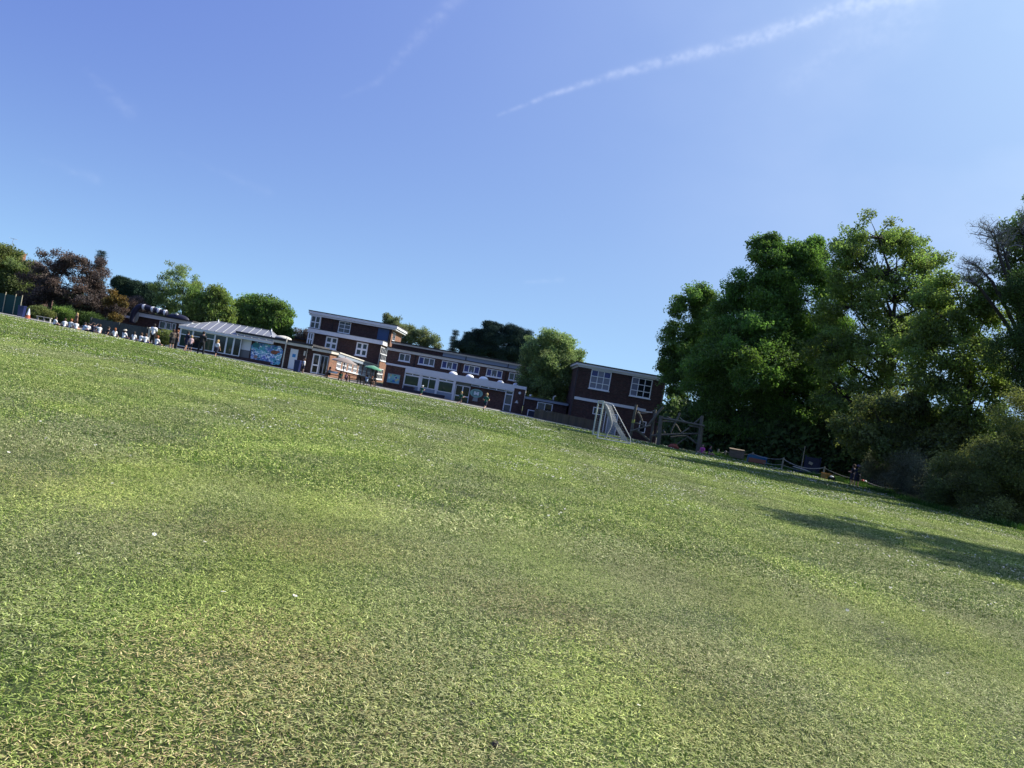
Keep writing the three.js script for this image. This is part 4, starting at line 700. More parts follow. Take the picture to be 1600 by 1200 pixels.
{ // low hedges and garden greenery that close the view at the left
  for (const [px, py, rx, ry, D, label, mm, s] of [[62, 490, 16, 8, 82, 'leafy garden bush behind the long low bench', LEAF.olive, 71], [100, 492, 14, 10, 84, 'bright green bush beside the copper stems', LEAF.fresh, 72], [36, 482, 18, 10, 88, 'dark bush behind the blue bin', LEAF.olive, 73], [130, 498, 22, 10, 86, 'dark hedge behind the standing brown-dressed adult', LEAF.ivy, 74], [256, 526, 9, 8, 71, 'green bush under the small grey parasol', LEAF.olive, 75], [-30, 480, 40, 14, 90, 'dark hedge behind the green windbreak', LEAF.ivy, 76]])
    tree('hedge_bush', label, 'bush', D, [px, py + ry], [[px, py, rx, ry], [px - rx * 0.5, py + 2, rx * 0.6, ry * 0.8], [px + rx * 0.5, py + 3, rx * 0.6, ry * 0.8]], { kind: 'small', m: mm, seed: s, per: 30, size: 1.2, trunk: 0.04, density: 1.8 });
  const R = rng(888), list = [];
  for (let i = 0; i < 4200; i++) { const x = -150 + R() * 170, z = -150 - R() * 14, h = 3.5 + 3 * N2(x * 0.08, 1, 4), c = 0.7 + R() * 0.5; list.push([Mx(V(x, ground(x, z) + h * R(), z), Q(R(), R() * 6.28, R()), 2 + R() * 1.4), [c, c, c]]); }
  copies('distant_trees', SPRAY.large, leaf(0.085, 0.14, 0.04, 0.36, 'distant leaf'), list, null, ['far line of garden trees behind the school', 'trees']);
}
// ------------------------------------------------------------------ people
const clothM = new Map();
const paint = (r, g, b, rough = 0.85) => { const k = [r, g, b, rough].join(); if (!clothM.has(k)) clothM.set(k, mat(r, g, b, rough, { name: 'cloth' })); return clothM.get(k); };
const C = { white: paint(0.72, 0.73, 0.76), navy: paint(0.012, 0.014, 0.04), black: paint(0.011, 0.011, 0.014), grey: paint(0.2, 0.2, 0.21), green: paint(0.012, 0.085, 0.055), paleBlue: paint(0.4, 0.52, 0.68), pink: paint(0.5, 0.08, 0.3), purple: paint(0.07, 0.06, 0.22), brown: paint(0.12, 0.07, 0.045), check: paint(0.55, 0.38, 0.4), skinA: paint(0.46, 0.26, 0.18, 0.6), skinB: paint(0.24, 0.12, 0.075, 0.6), skinC: paint(0.1, 0.05, 0.035, 0.6), hairDark: paint(0.018, 0.013, 0.01), hairBrown: paint(0.07, 0.035, 0.018), hairBlond: paint(0.42, 0.29, 0.13), hairRed: paint(0.26, 0.09, 0.03), shoe: paint(0.02, 0.02, 0.022), shoeW: paint(0.6, 0.6, 0.6), denim: paint(0.03, 0.05, 0.12) };
const smin = (a, b, k) => { const h = Math.max(k - Math.abs(a - b), 0) / k; return Math.min(a, b) - h * h * k * 0.25; };
function capsule(p, a, b, ra, rb) {
  const dx = b[0] - a[0], dy = b[1] - a[1], dz = b[2] - a[2], l2 = dx * dx + dy * dy + dz * dz || 1e-9;
  const t = clamp(((p[0] - a[0]) * dx + (p[1] - a[1]) * dy + (p[2] - a[2]) * dz) / l2);
  return Math.hypot(p[0] - a[0] - dx * t, p[1] - a[1] - dy * t, p[2] - a[2] - dz * t) - mix(ra, rb, t);
}
const bones = (list, k, pad = 0) => (p) => { let d = 9; for (const [a, b, ra, rb] of list) d = smin(d, capsule(p, a, b, ra + pad, rb + pad), k); return d; };
const ellipsoid = (p, c, r) => { const x = (p[0] - c[0]) / r[0], y = (p[1] - c[1]) / r[1], z = (p[2] - c[2]) / r[2], k = Math.hypot(x, y, z); return (k - 1) * Math.min(...r); };
// a closed skin drawn over a distance field, one vertex per crossed cell
function skin(field, lo, hi, cell) {
  const n = [0, 1, 2].map((k) => Math.ceil((hi[k] - lo[k]) / cell) + 2), [nx, ny, nz] = n, val = new Float32Array(nx * ny * nz), at3 = (i, j, k) => i + nx * (j + ny * k);
  for (let k = 0; k < nz; k++) for (let j = 0; j < ny; j++) for (let i = 0; i < nx; i++) val[at3(i, j, k)] = field([lo[0] + i * cell, lo[1] + j * cell, lo[2] + k * cell]);
  const vid = new Int32Array(nx * ny * nz).fill(-1), pos = [], idx = [], E = [[0, 1], [2, 3], [4, 5], [6, 7], [0, 2], [1, 3], [4, 6], [5, 7], [0, 4], [1, 5], [2, 6], [3, 7]];
  for (let k = 0; k < nz - 1; k++) for (let j = 0; j < ny - 1; j++) for (let i = 0; i < nx - 1; i++) {
    const v = []; let m = 0; for (let c = 0; c < 8; c++) { v[c] = val[at3(i + (c & 1), j + ((c >> 1) & 1), k + (c >> 2))]; if (v[c] < 0) m |= 1 << c; }
    if (m === 0 || m === 255) continue;
    let x = 0, y = 0, z = 0, q = 0;
    for (const [a, b] of E) if ((v[a] < 0) !== (v[b] < 0)) { const t = v[a] / (v[a] - v[b]); x += (a & 1) + t * ((b & 1) - (a & 1)); y += ((a >> 1) & 1) + t * (((b >> 1) & 1) - ((a >> 1) & 1)); z += (a >> 2) + t * ((b >> 2) - (a >> 2)); q++; }
    vid[at3(i, j, k)] = pos.length / 3; pos.push(lo[0] + (i + x / q) * cell, lo[1] + (j + y / q) * cell, lo[2] + (k + z / q) * cell);
  }
  const quad = (a, b, c, d, flip) => { if (a < 0 || b < 0 || c < 0 || d < 0) return; flip ? idx.push(a, c, b, a, d, c) : idx.push(a, b, c, a, c, d); };
  for (let k = 1; k < nz - 1; k++) for (let j = 1; j < ny - 1; j++) for (let i = 1; i < nx - 1; i++) {
    const s = val[at3(i, j, k)] < 0;
    if (s !== val[at3(i + 1, j, k)] < 0) quad(vid[at3(i, j - 1, k - 1)], vid[at3(i, j, k - 1)], vid[at3(i, j, k)], vid[at3(i, j - 1, k)], !s);
    if (s !== val[at3(i, j + 1, k)] < 0) quad(vid[at3(i - 1, j, k - 1)], vid[at3(i - 1, j, k)], vid[at3(i, j, k)], vid[at3(i, j, k - 1)], !s);
    if (s !== val[at3(i, j, k + 1)] < 0) quad(vid[at3(i - 1, j - 1, k)], vid[at3(i, j - 1, k)], vid[at3(i, j, k)], vid[at3(i - 1, j, k)], !s);
  }
  const g = new THREE.BufferGeometry(); g.setAttribute('position', new THREE.Float32BufferAttribute(pos, 3)); g.setAttribute('uv', new THREE.Float32BufferAttribute(new Float32Array(pos.length / 3 * 2), 2)); g.setIndex(idx); g.computeVertexNormals(); return g;
}
// a relaxed hand: palm, four unequal bent fingers and a thumb; wrist at the origin, fingers towards -y, palm facing +z
let handGeo = null;
function hand() {
  if (handGeo) return handGeo;
  const L = [[[0, 0.01, 0], [0, -0.05, 0.0], 0.021, 0.026], [[-0.02, -0.05, 0], [0.02, -0.05, 0], 0.016, 0.016]];
  [[-0.027, 0.058], [-0.009, 0.068], [0.010, 0.064], [0.027, 0.05]].forEach(([x, l]) => { const a = [x * 0.9, -0.062, 0], b = [x * 1.15, -0.062 - l * 0.5, 0.006], c = [x * 1.2, -0.062 - l * 0.92, 0.026]; L.push([a, b, 0.0088, 0.0082], [b, c, 0.0082, 0.0068]); });
  L.push([[-0.022, -0.018, 0.006], [-0.045, -0.045, 0.016], 0.011, 0.0095], [[-0.045, -0.045, 0.016], [-0.05, -0.07, 0.026], 0.0095, 0.008]);
  return handGeo = skin(bones(L, 0.006), [-0.08, -0.16, -0.04], [0.06, 0.05, 0.06], 0.0065);
}
const POSE = {
  // [upper arm L, forearm L, upper arm R, forearm R, thigh L, shin L, thigh R, shin R], torso lean; x to the figure's left, y up, z forwards
  stand: [[0.16, -1, 0.02], [0.04, -1, 0.16], [-0.16, -1, 0.02], [-0.04, -1, 0.16], [0.07, -1, 0.02], [0.02, -1, -0.03], [-0.07, -1, 0.0], [-0.02, -1, -0.04], [0, 1, 0.02]],
  stride: [[0.18, -0.95, -0.25], [0.05, -0.9, 0.3], [-0.18, -0.95, 0.25], [-0.05, -0.8, 0.5], [0.06, -1, 0.3], [0.0, -1, -0.05], [-0.06, -1, -0.22], [0, -1, -0.25], [0, 1, 0.04]],
  wide: [[0.2, -0.9, 0.15], [-0.55, -0.35, 0.8], [-0.2, -0.9, 0.15], [0.55, -0.25, 0.8], [0.2, -1, 0.02], [0.08, -1, -0.03], [-0.2, -1, 0.0], [-0.08, -1, -0.04], [0, 1, 0.0]],
  hold: [[0.2, -0.95, 0.1], [-0.3, 0.1, 0.95], [-0.2, -0.95, 0.1], [0.3, 0.2, 0.95], [0.07, -1, 0.02], [0.02, -1, -0.03], [-0.07, -1, 0.0], [-0.02, -1, -0.04], [0, 1, 0.02]],
  run: [[0.2, -0.75, -0.65], [0.0, -0.2, 1], [-0.2, -0.85, 0.45], [0.15, 0.35, 0.9], [0.05, -0.72, 0.7], [0.0, -0.9, -0.45], [-0.05, -0.95, -0.3], [0, -0.55, -0.85], [0, 1, 0.16]],
  sit: [[0.25, -0.85, 0.42], [-0.35, -0.35, 0.85], [-0.25, -0.85, 0.42], [0.35, -0.35, 0.85], [0.72, 0.02, 0.68], [-0.85, -0.12, 0.5], [-0.72, 0.02, 0.68], [0.85, -0.12, 0.42], [0, 1, 0.1]],
  sitBack: [[0.28, -0.85, -0.5], [0.1, -0.85, -0.35], [-0.28, -0.85, -0.5], [-0.1, -0.85, -0.35], [0.22, 0.1, 0.95], [0.05, -0.12, 1], [-0.22, 0.1, 0.95], [-0.05, -0.12, 1], [0, 1, -0.22]],
  sitShade: [[0.5, 0.35, 0.6], [-0.55, 0.75, 0.1], [-0.25, -0.85, 0.42], [0.35, -0.35, 0.85], [0.72, 0.02, 0.68], [-0.85, -0.12, 0.5], [-0.25, 0.55, 0.8], [-0.02, -0.9, 0.25], [0, 1, 0.06]],
  bench: [[0.2, -0.85, 0.4], [-0.2, -0.1, 0.95], [-0.2, -0.85, 0.4], [0.2, -0.1, 0.95], [0.14, -0.04, 1], [0, -1, 0.02], [-0.14, -0.04, 1], [0, -1, 0.02], [0, 1, 0.1]],
};
const shapes = new Map();
function figure(pose, adult, dress) {
  const key = `${pose}|${adult}|${dress}`; if (shapes.has(key)) return shapes.get(key);
  const H = adult ? 1.75 : 1.3, u = (f) => f * H, dir = (d) => { const l = Math.hypot(...d); return d.map((v) => v / l); }, add = (a, d, s) => a.map((v, i) => v + d[i] * s);
  const p = POSE[pose].map(dir), hr = adult ? 0.062 : 0.076, trunkL = u(adult ? 0.30 : 0.295), thigh = u(0.245), shin = u(0.235), ua = u(0.17), fa = u(0.145);
  const hip = [0, 0, 0], chest = add(hip, p[8], trunkL * 0.78), neck = add(hip, p[8], trunkL), headTop = [0, 1, p[8][2] * 0.4], head = add(neck, dir(headTop), u(hr) * 1.42);
  const S = u(adult ? 0.115 : 0.105), hw = u(0.05), shL = add(chest, [1, 0.18, 0], S * 0.92), shR = add(chest, [-1, 0.18, 0], S * 0.92);
  const elL = add(shL, p[0], ua), wrL = add(elL, p[1], fa), elR = add(shR, p[2], ua), wrR = add(elR, p[3], fa);
  const hL = [hw, 0, 0], hR = [-hw, 0, 0], knL = add(hL, p[4], thigh), anL = add(knL, p[5], shin), knR = add(hR, p[6], thigh), anR = add(knR, p[7], shin);
  const toe = (a, s) => { const f = dir([0, -0.12 - 0.9 * Math.max(0, -s[2] - 0.3), 1 + Math.min(0, s[2])]); return add(a, f, u(0.085)); };
  const toL = toe(anL, p[5]), toR = toe(anR, p[7]), r = (f) => u(f);
  const legs = [[hL, knL, r(0.052), r(0.036)], [knL, anL, r(0.034), r(0.022)], [hR, knR, r(0.052), r(0.036)], [knR, anR, r(0.034), r(0.022)]];
  const arms = [[shL, elL, r(0.030), r(0.023)], [elL, wrL, r(0.023), r(0.015)], [shR, elR, r(0.030), r(0.023)], [elR, wrR, r(0.023), r(0.015)]];
  const waist = add(hip, p[8], trunkL * 0.4);
  const trunk = [[[hw * 0.6, 0, 0], [-hw * 0.6, 0, 0], r(0.062), r(0.062)], [hip, waist, r(0.07), r(0.064)], [waist, chest, r(0.064), r(0.074)], [add(chest, [1, 0, 0], S * 0.5), add(chest, [-1, 0, 0], S * 0.5), r(0.06), r(0.06)]];
  const feet = [[anL, toL, r(0.022), r(0.019)], [anR, toR, r(0.022), r(0.019)]], R = u(hr);
  const face = (q) => { let d = ellipsoid(q, head, [R * 0.80, R * 1.12, R * 0.95]); d = smin(d, capsule(q, add(head, [0, -0.45, 0.25], R), add(head, [0, -0.72, 0.5], R), R * 0.42, R * 0.3), 0.03); d = smin(d, capsule(q, add(head, [0, 0.02, 0.85], R), add(head, [0, -0.2, 1.05], R), R * 0.1, R * 0.16), 0.012); for (const s of [1, -1]) d = smin(d, ellipsoid(q, add(head, [s * 0.82, -0.05, -0.05], R), [R * 0.12, R * 0.26, R * 0.18]), 0.01); return d; };
  const body = bones([...trunk, ...legs, ...arms, ...feet, [chest, add(head, [0, -0.5, -0.1], R), r(0.045), r(0.032)]], 0.035);
  const all = [hip, neck, head, elL, wrL, elR, wrR, knL, anL, knR, anR, toL, toR], pad = u(0.12), lo = [0, 1, 2].map((k) => Math.min(...all.map((q) => q[k])) - pad), hi = [0, 1, 2].map((k) => Math.max(...all.map((q) => q[k])) + pad);
  const cell = adult ? 0.026 : 0.022, box = (list, m) => [[0, 1, 2].map((k) => Math.min(...list.flatMap(([a, b, x, y]) => [a[k] - x, b[k] - y])) - m), [0, 1, 2].map((k) => Math.max(...list.flatMap(([a, b, x, y]) => [a[k] + x, b[k] + y])) + m)];
  const headBox = [[0, 1, 2].map((k) => head[k] - R * 1.7), [0, 1, 2].map((k) => head[k] + R * 1.6)];
  const hands = [[elL, wrL, 1], [elR, wrR, -1]].map(([e, w, s]) => {
    const d = dir(w.map((v, i) => v - e[i])), y = V(-d[0], -d[1], -d[2]), inn = V(-s, 0, 0.25), x = V(0, 0, 0).crossVectors(y, inn).normalize(), z = V(0, 0, 0).crossVectors(x, y).normalize(), k = H / 1.75 * 1.04;
    const g = hand().clone(); if (s > 0) { g.scale(-1, 1, 1); const ix = g.index.array; for (let i = 0; i < ix.length; i += 3) { const t = ix[i]; ix[i] = ix[i + 1]; ix[i + 1] = t; } }
    return g.applyMatrix4(new THREE.Matrix4().makeBasis(x.multiplyScalar(k), y.multiplyScalar(k), z.multiplyScalar(k)).setPosition(...w));
  });
  const out = { parts: [] };
  out.body = join(skin((q) => smin(body(q), face(q), 0.03), lo, hi, cell), ...hands);
  const half = (a, b, t) => a.map((v, i) => mix(v, b[i], t));
  const long = dress === 'suit', sl = long ? 0.99 : 0.62;
  const sleeves = long ? [[shL, elL, r(0.036), r(0.03)], [elL, half(elL, wrL, 0.92), r(0.03), r(0.024)], [shR, elR, r(0.036), r(0.03)], [elR, half(elR, wrR, 0.92), r(0.03), r(0.024)]] : [[shL, half(shL, elL, sl), r(0.037), r(0.036)], [shR, half(shR, elR, sl), r(0.037), r(0.036)]];
  const top = trunk.map(([a, b, x, y]) => [a, b, x + r(0.012), y + r(0.012)]).concat(sleeves), tb = box(top, 0.05), sf = bones(top, 0.04);
  out.parts.push(['shirt', skin((q) => Math.max(sf(q), -capsule(q, neck, head, r(0.05), R)), ...tb, cell * 0.95)]);
  const legEnd = long || dress === 'trousers' ? 0.94 : 0.0;
  let low;
  if (legEnd) low = [[hL, knL, r(0.062), r(0.048)], [knL, half(knL, anL, legEnd), r(0.046), r(0.036)], [hR, knR, r(0.062), r(0.048)], [knR, half(knR, anR, legEnd), r(0.046), r(0.036)]];
  else { const e = dress === 'skirt' ? 0.86 : 0.72; low = [[hL, half(hL, knL, e), r(0.066), r(dress === 'skirt' ? 0.072 : 0.056)], [hR, half(hR, knR, e), r(0.066), r(dress === 'skirt' ? 0.072 : 0.056)]]; }
  low.push([[hw * 0.6, -0.01, 0], [-hw * 0.6, -0.01, 0], r(0.078), r(0.078)]);
  out.parts.push([dress === 'skirt' ? 'skirt' : dress === 'shorts' ? 'shorts' : 'trousers', skin(bones(low, dress === 'skirt' ? 0.12 : 0.03), ...box(low, 0.06), cell)]);
  for (const [a, b] of [[anL, toL], [anR, toR]]) { const l = [[add(a, [0, -0.1, -0.1], r(0.06)), b, r(0.031), r(0.026)]]; out.parts.push(['shoe', skin(bones(l, 0.01), ...box(l, 0.02), 0.02)]); }
  const cap = (q) => Math.max(ellipsoid(q, add(head, [0, 0.12, -0.08], R), [R * 0.93, R * 1.16, R * 1.06]), -(ellipsoid(q, add(head, [0, -0.45, 1.0], R), [R * 0.85, R * 1.15, R * 1.1])), head[1] - R * 0.75 - q[1]);
  out.hair = skin(cap, ...headBox, 0.018);
  out.longHair = skin((q) => smin(cap(q), capsule(q, add(head, [0, -0.1, -0.75], R), add(neck, [0, -0.55, -0.75], R * 1.2), R * 0.62, R * 0.42), 0.03), [head[0] - R * 1.6, neck[1] - R * 1.8, head[2] - R * 2.4], headBox[1], 0.019);
  const hatY = add(head, [0, 0.45, -0.05], R);
  out.hat = join(new THREE.CylinderGeometry(R * 0.86, R * 1.02, R * 0.95, 18).translate(hatY[0], hatY[1] + R * 0.35, hatY[2]), new THREE.CylinderGeometry(R * 1.08, R * 1.6, R * 0.28, 20).translate(...hatY));
  out.eyes = [1, -1].map((s) => new THREE.SphereGeometry(R * 0.1, 8, 6).translate(...add(head, [s * 0.3, 0.05, 0.86], R)));
  out.mouth = new THREE.SphereGeometry(R * 0.2, 8, 6).scale(1, 0.3, 0.4).translate(...add(head, [0, -0.5, 0.86], R));
  // lowest point stands on the ground
  out.body.computeBoundingBox(); out.low = Math.min(out.body.boundingBox.min.y, ...out.parts.map(([, g]) => (g.computeBoundingBox(), g.boundingBox.min.y)));
  out.H = H; shapes.set(key, out); return out;
}
function person(px, py, D, o) {
  const { pose = 'stand', adult = false, dress = 'shorts', top = C.white, low = C.navy, hair = C.hairBrown, long = false, hat, skinC = C.skinA, face = 0, h, label, lift = 0, shoe = C.shoe, group } = o;
  const f = figure(pose, adult, dress), p = at(px, py, D), k = (h || (pose.startsWith('sit') && !adult ? 1.4 : f.H)) / f.H;
  const t = thing('person', label, adult ? 'person' : 'child', [p.x, ground(p.x, p.z) + lift - f.low * k, p.z], face, group); t.scale.setScalar(k);
  part('body', f.body, skinC, t); for (const [n, g] of f.parts) part(n, g, n === 'shirt' ? top : n === 'shoe' ? shoe : low, t);
  part('hair', long ? f.longHair : f.hair, hair, t); for (const e of f.eyes) part('eye', e, C.black, t); part('mouth', f.mouth, paint(0.3, 0.1, 0.09), t);
  if (hat) part('hat', f.hat, hat, t);
  return t;
}
const AWAY = Math.PI;   // back turned to the camera
const KG = 'children seated in a line at the far edge of the grass';
person(85, 506.5, 64, { pose: 'sit', face: AWAY - 0.5, hair: C.hairDark, label: 'child in a white shirt seated at the far left end of the seated line' });
person(100.5, 508.5, 64, { pose: 'sit', face: AWAY + 0.6, hair: C.hairBrown, label: 'child in white and navy leaning right, second from the left end of the seated line' });
person(109.5, 510.5, 63, { pose: 'sit', face: AWAY, h: 1.5, hair: C.hairRed, top: paint(0.62, 0.62, 0.63), label: 'large seated person with a broad pale grey back and reddish hair' });
person(118.5, 512.5, 63, { pose: 'sit', face: AWAY + 0.7, hair: C.hairBrown, low: C.skinA, label: 'brown-haired child in white pressed against the broad pale grey back' });
person(131, 515, 63, { pose: 'sit', face: AWAY - 0.3, hair: C.hairDark, top: C.paleBlue, long: true, label: 'seated child in pale blue with long dark hair' });
person(137, 515.5, 64, { pose: 'sit', face: AWAY + 0.5, hair: C.hairDark, label: 'small white-shirted child half hidden behind the pale blue one' });
person(145, 518, 63, { pose: 'sitShade', face: AWAY + 0.4, h: 1.45, hair: C.hairDark, top: C.navy, label: 'seated person all in navy with one arm raised to the head' });
person(154.5, 520, 62, { pose: 'sitShade', face: AWAY + 0.8, hair: C.hairBrown, top: C.white, low: C.skinA, label: 'white-shirted child shading the eyes beside the navy one' });
person(170, 523, 63, { pose: 'sitBack', face: AWAY - 0.6, hair: C.hairDark, top: C.black, low: C.black, label: 'seated child in black leaning back in the gap of the line' });
person(178.5, 525, 62, { pose: 'sit', face: AWAY + 0.7, hair: C.hairRed, long: true, label: 'child in white with long reddish hair turned to the right' });
person(193, 528, 61, { pose: 'sit', face: AWAY - 0.1, h: 1.45, hair: C.hairDark, long: true, hat: paint(0.6, 0.55, 0.45), label: 'child in white with a dark ponytail and a pale sun hat' });
person(208, 531.5, 61, { pose: 'sit', face: AWAY + 0.3, hair: C.hairDark, long: true, label: 'child in white with a long dark plait, left of the close pair' });
person(219, 533.5, 60, { pose: 'sit', face: AWAY - 0.2, hair: C.hairBrown, label: 'left child of the close pair in white shirts' });
person(226.5, 535.5, 59, { pose: 'sit', face: AWAY + 0.5, hair: C.hairBrown, skinC: C.skinA, label: 'right child of the close pair, legs stretched to the right' });
person(244, 539, 58, { pose: 'sit', face: AWAY, hair: C.hairRed, label: 'red-haired child seated in front of the standing adult in white' });
person(236.5, 537.5, 59.5, { pose: 'stand', adult: true, dress: 'trousers', face: AWAY + 0.2, hair: C.hairDark, skinC: C.skinC, low: C.black, label: 'standing adult in a white T-shirt and dark trousers behind the seated line' });
person(118, 507, 74, { pose: 'stand', adult: true, dress: 'skirt', face: -0.6, h: 1.62, hair: C.hairBlond, top: C.brown, low: C.brown, long: true, label: 'adult in brown standing behind the line under the copper tree' });
person(267, 544, 58, { pose: 'hold', adult: true, dress: 'skirt', face: AWAY + 0.9, h: 1.58, hair: C.hairBrown, long: true, top: paint(0.1, 0.075, 0.06), low: C.black, label: 'girl in dark top and black skirt, left of the pair by the grey parasol' });
person(273.5, 544.5, 59, { pose: 'stand', adult: true, dress: 'trousers', face: AWAY - 0.7, h: 1.62, hair: C.hairRed, top: C.brown, low: C.black, label: 'person in brown and black, right of the standing pair by the grey parasol' });
person(289.5, 546.5, 58, { pose: 'stride', adult: true, dress: 'shorts', face: AWAY - 0.5, h: 1.66, hair: C.hairDark, top: C.navy, low: C.navy, label: 'adult in navy T-shirt and navy shorts in front of the garden room' });
person(296, 547.5, 57, { pose: 'hold', face: AWAY + 0.5, h: 1.32, hair: C.hairBlond, top: C.check, label: 'fair-haired child in a red and white check top beside the navy adult' });
person(313, 552, 57, { pose: 'wide', adult: true, dress: 'suit', face: AWAY, h: 1.86, hair: C.hairDark, top: C.black, low: C.black, label: 'tall adult all in black with arms folded before the garden room' });
person(336.5, 556.5, 60, { pose: 'stride', dress: 'skirt', face: AWAY - 0.4, h: 1.45, hair: C.hairBlond, long: true, label: 'fair-haired girl in a white top and black skirt right of the tall adult' });
person(472.5, 582.5, 71.5, { pose: 'hold', face: -1.0, h: 1.5, hair: C.hairBrown, top: C.white, label: 'child in a white shirt standing behind the blue wheeled bin' });
person(657, 620, 71, { pose: 'run', face: AWAY - 0.5, h: 1.18, hair: C.hairBlond, hat: C.white, top: C.green, low: C.green, label: 'small child in green with a white hat running by the white-framed windows' });
person(717, 634.5, 62, { pose: 'run', face: AWAY - 0.9, h: 1.22, hair: C.hairBlond, top: C.green, low: C.black, label: 'child in a green top running in front of the double doors' });
person(756, 643, 54, { pose: 'run', face: AWAY - 0.3, h: 1.36, hair: C.hairBlond, top: C.green, low: C.navy, shoe: C.black, label: 'blond child in green shirt and navy shorts running, nearest of the three runners' });
person(1337, 760.5, 47, { pose: 'stand', dress: 'skirt', face: AWAY - 0.2, h: 1.36, hair: C.hairDark, hat: C.purple, top: C.navy, low: C.navy, label: 'child in a navy uniform and purple hat at the shaded right edge of the field' });
person(1330, 757.5, 47.6, { pose: 'hold', dress: 'skirt', face: AWAY + 0.6, h: 1.34, hair: C.hairBrown, top: C.navy, low: C.navy, label: 'brown-haired child in navy half hidden behind the purple-hatted one' });
person(1097, 707.5, 51.5, { pose: 'sit', face: -0.4, h: 1.2, hair: C.hairDark, top: C.pink, low: C.navy, label: 'child in a bright pink top crouched right of the log climbing frame' });
person(1108, 709, 51.8, { pose: 'sit', face: 0.6, h: 1.2, hair: C.hairDark, top: C.navy, low: C.navy, label: 'child in dark clothes crouched beside the pink-topped one' });
person(514, 588, 72.6, { pose: 'bench', face: -0.9, h: 1.5, lift: 0, hair: C.hairDark, top: C.black, low: C.black, skinC: C.skinB, label: 'person in black seated at the table under the tan parasol' });
person(572, 600, 72.6, { pose: 'bench', face: AWAY + 0.4, h: 1.42, hair: C.hairBrown, top: C.paleBlue, low: C.denim, label: 'person in pale blue seated under the green parasol' });
person(579, 602, 72.8, { pose: 'bench', face: AWAY - 0.4, h: 1.4, hair: C.hairRed, top: C.brown, low: C.black, label: 'red-haired person in dark brown right of the one in pale blue' });
person(540, 594, 72.8, { pose: 'bench', face: AWAY, h: 1.2, hair: C.hairBrown, top: paint(0.5, 0.25, 0.27), low: C.grey, label: 'child in dusty pink seated between the two parasols' });
person(531, 592, 72.6, { pose: 'bench', face: AWAY + 0.3, h: 1.2, hair: C.hairDark, top: C.green, low: C.navy, label: 'child in dark green seated left of the dusty pink one' });

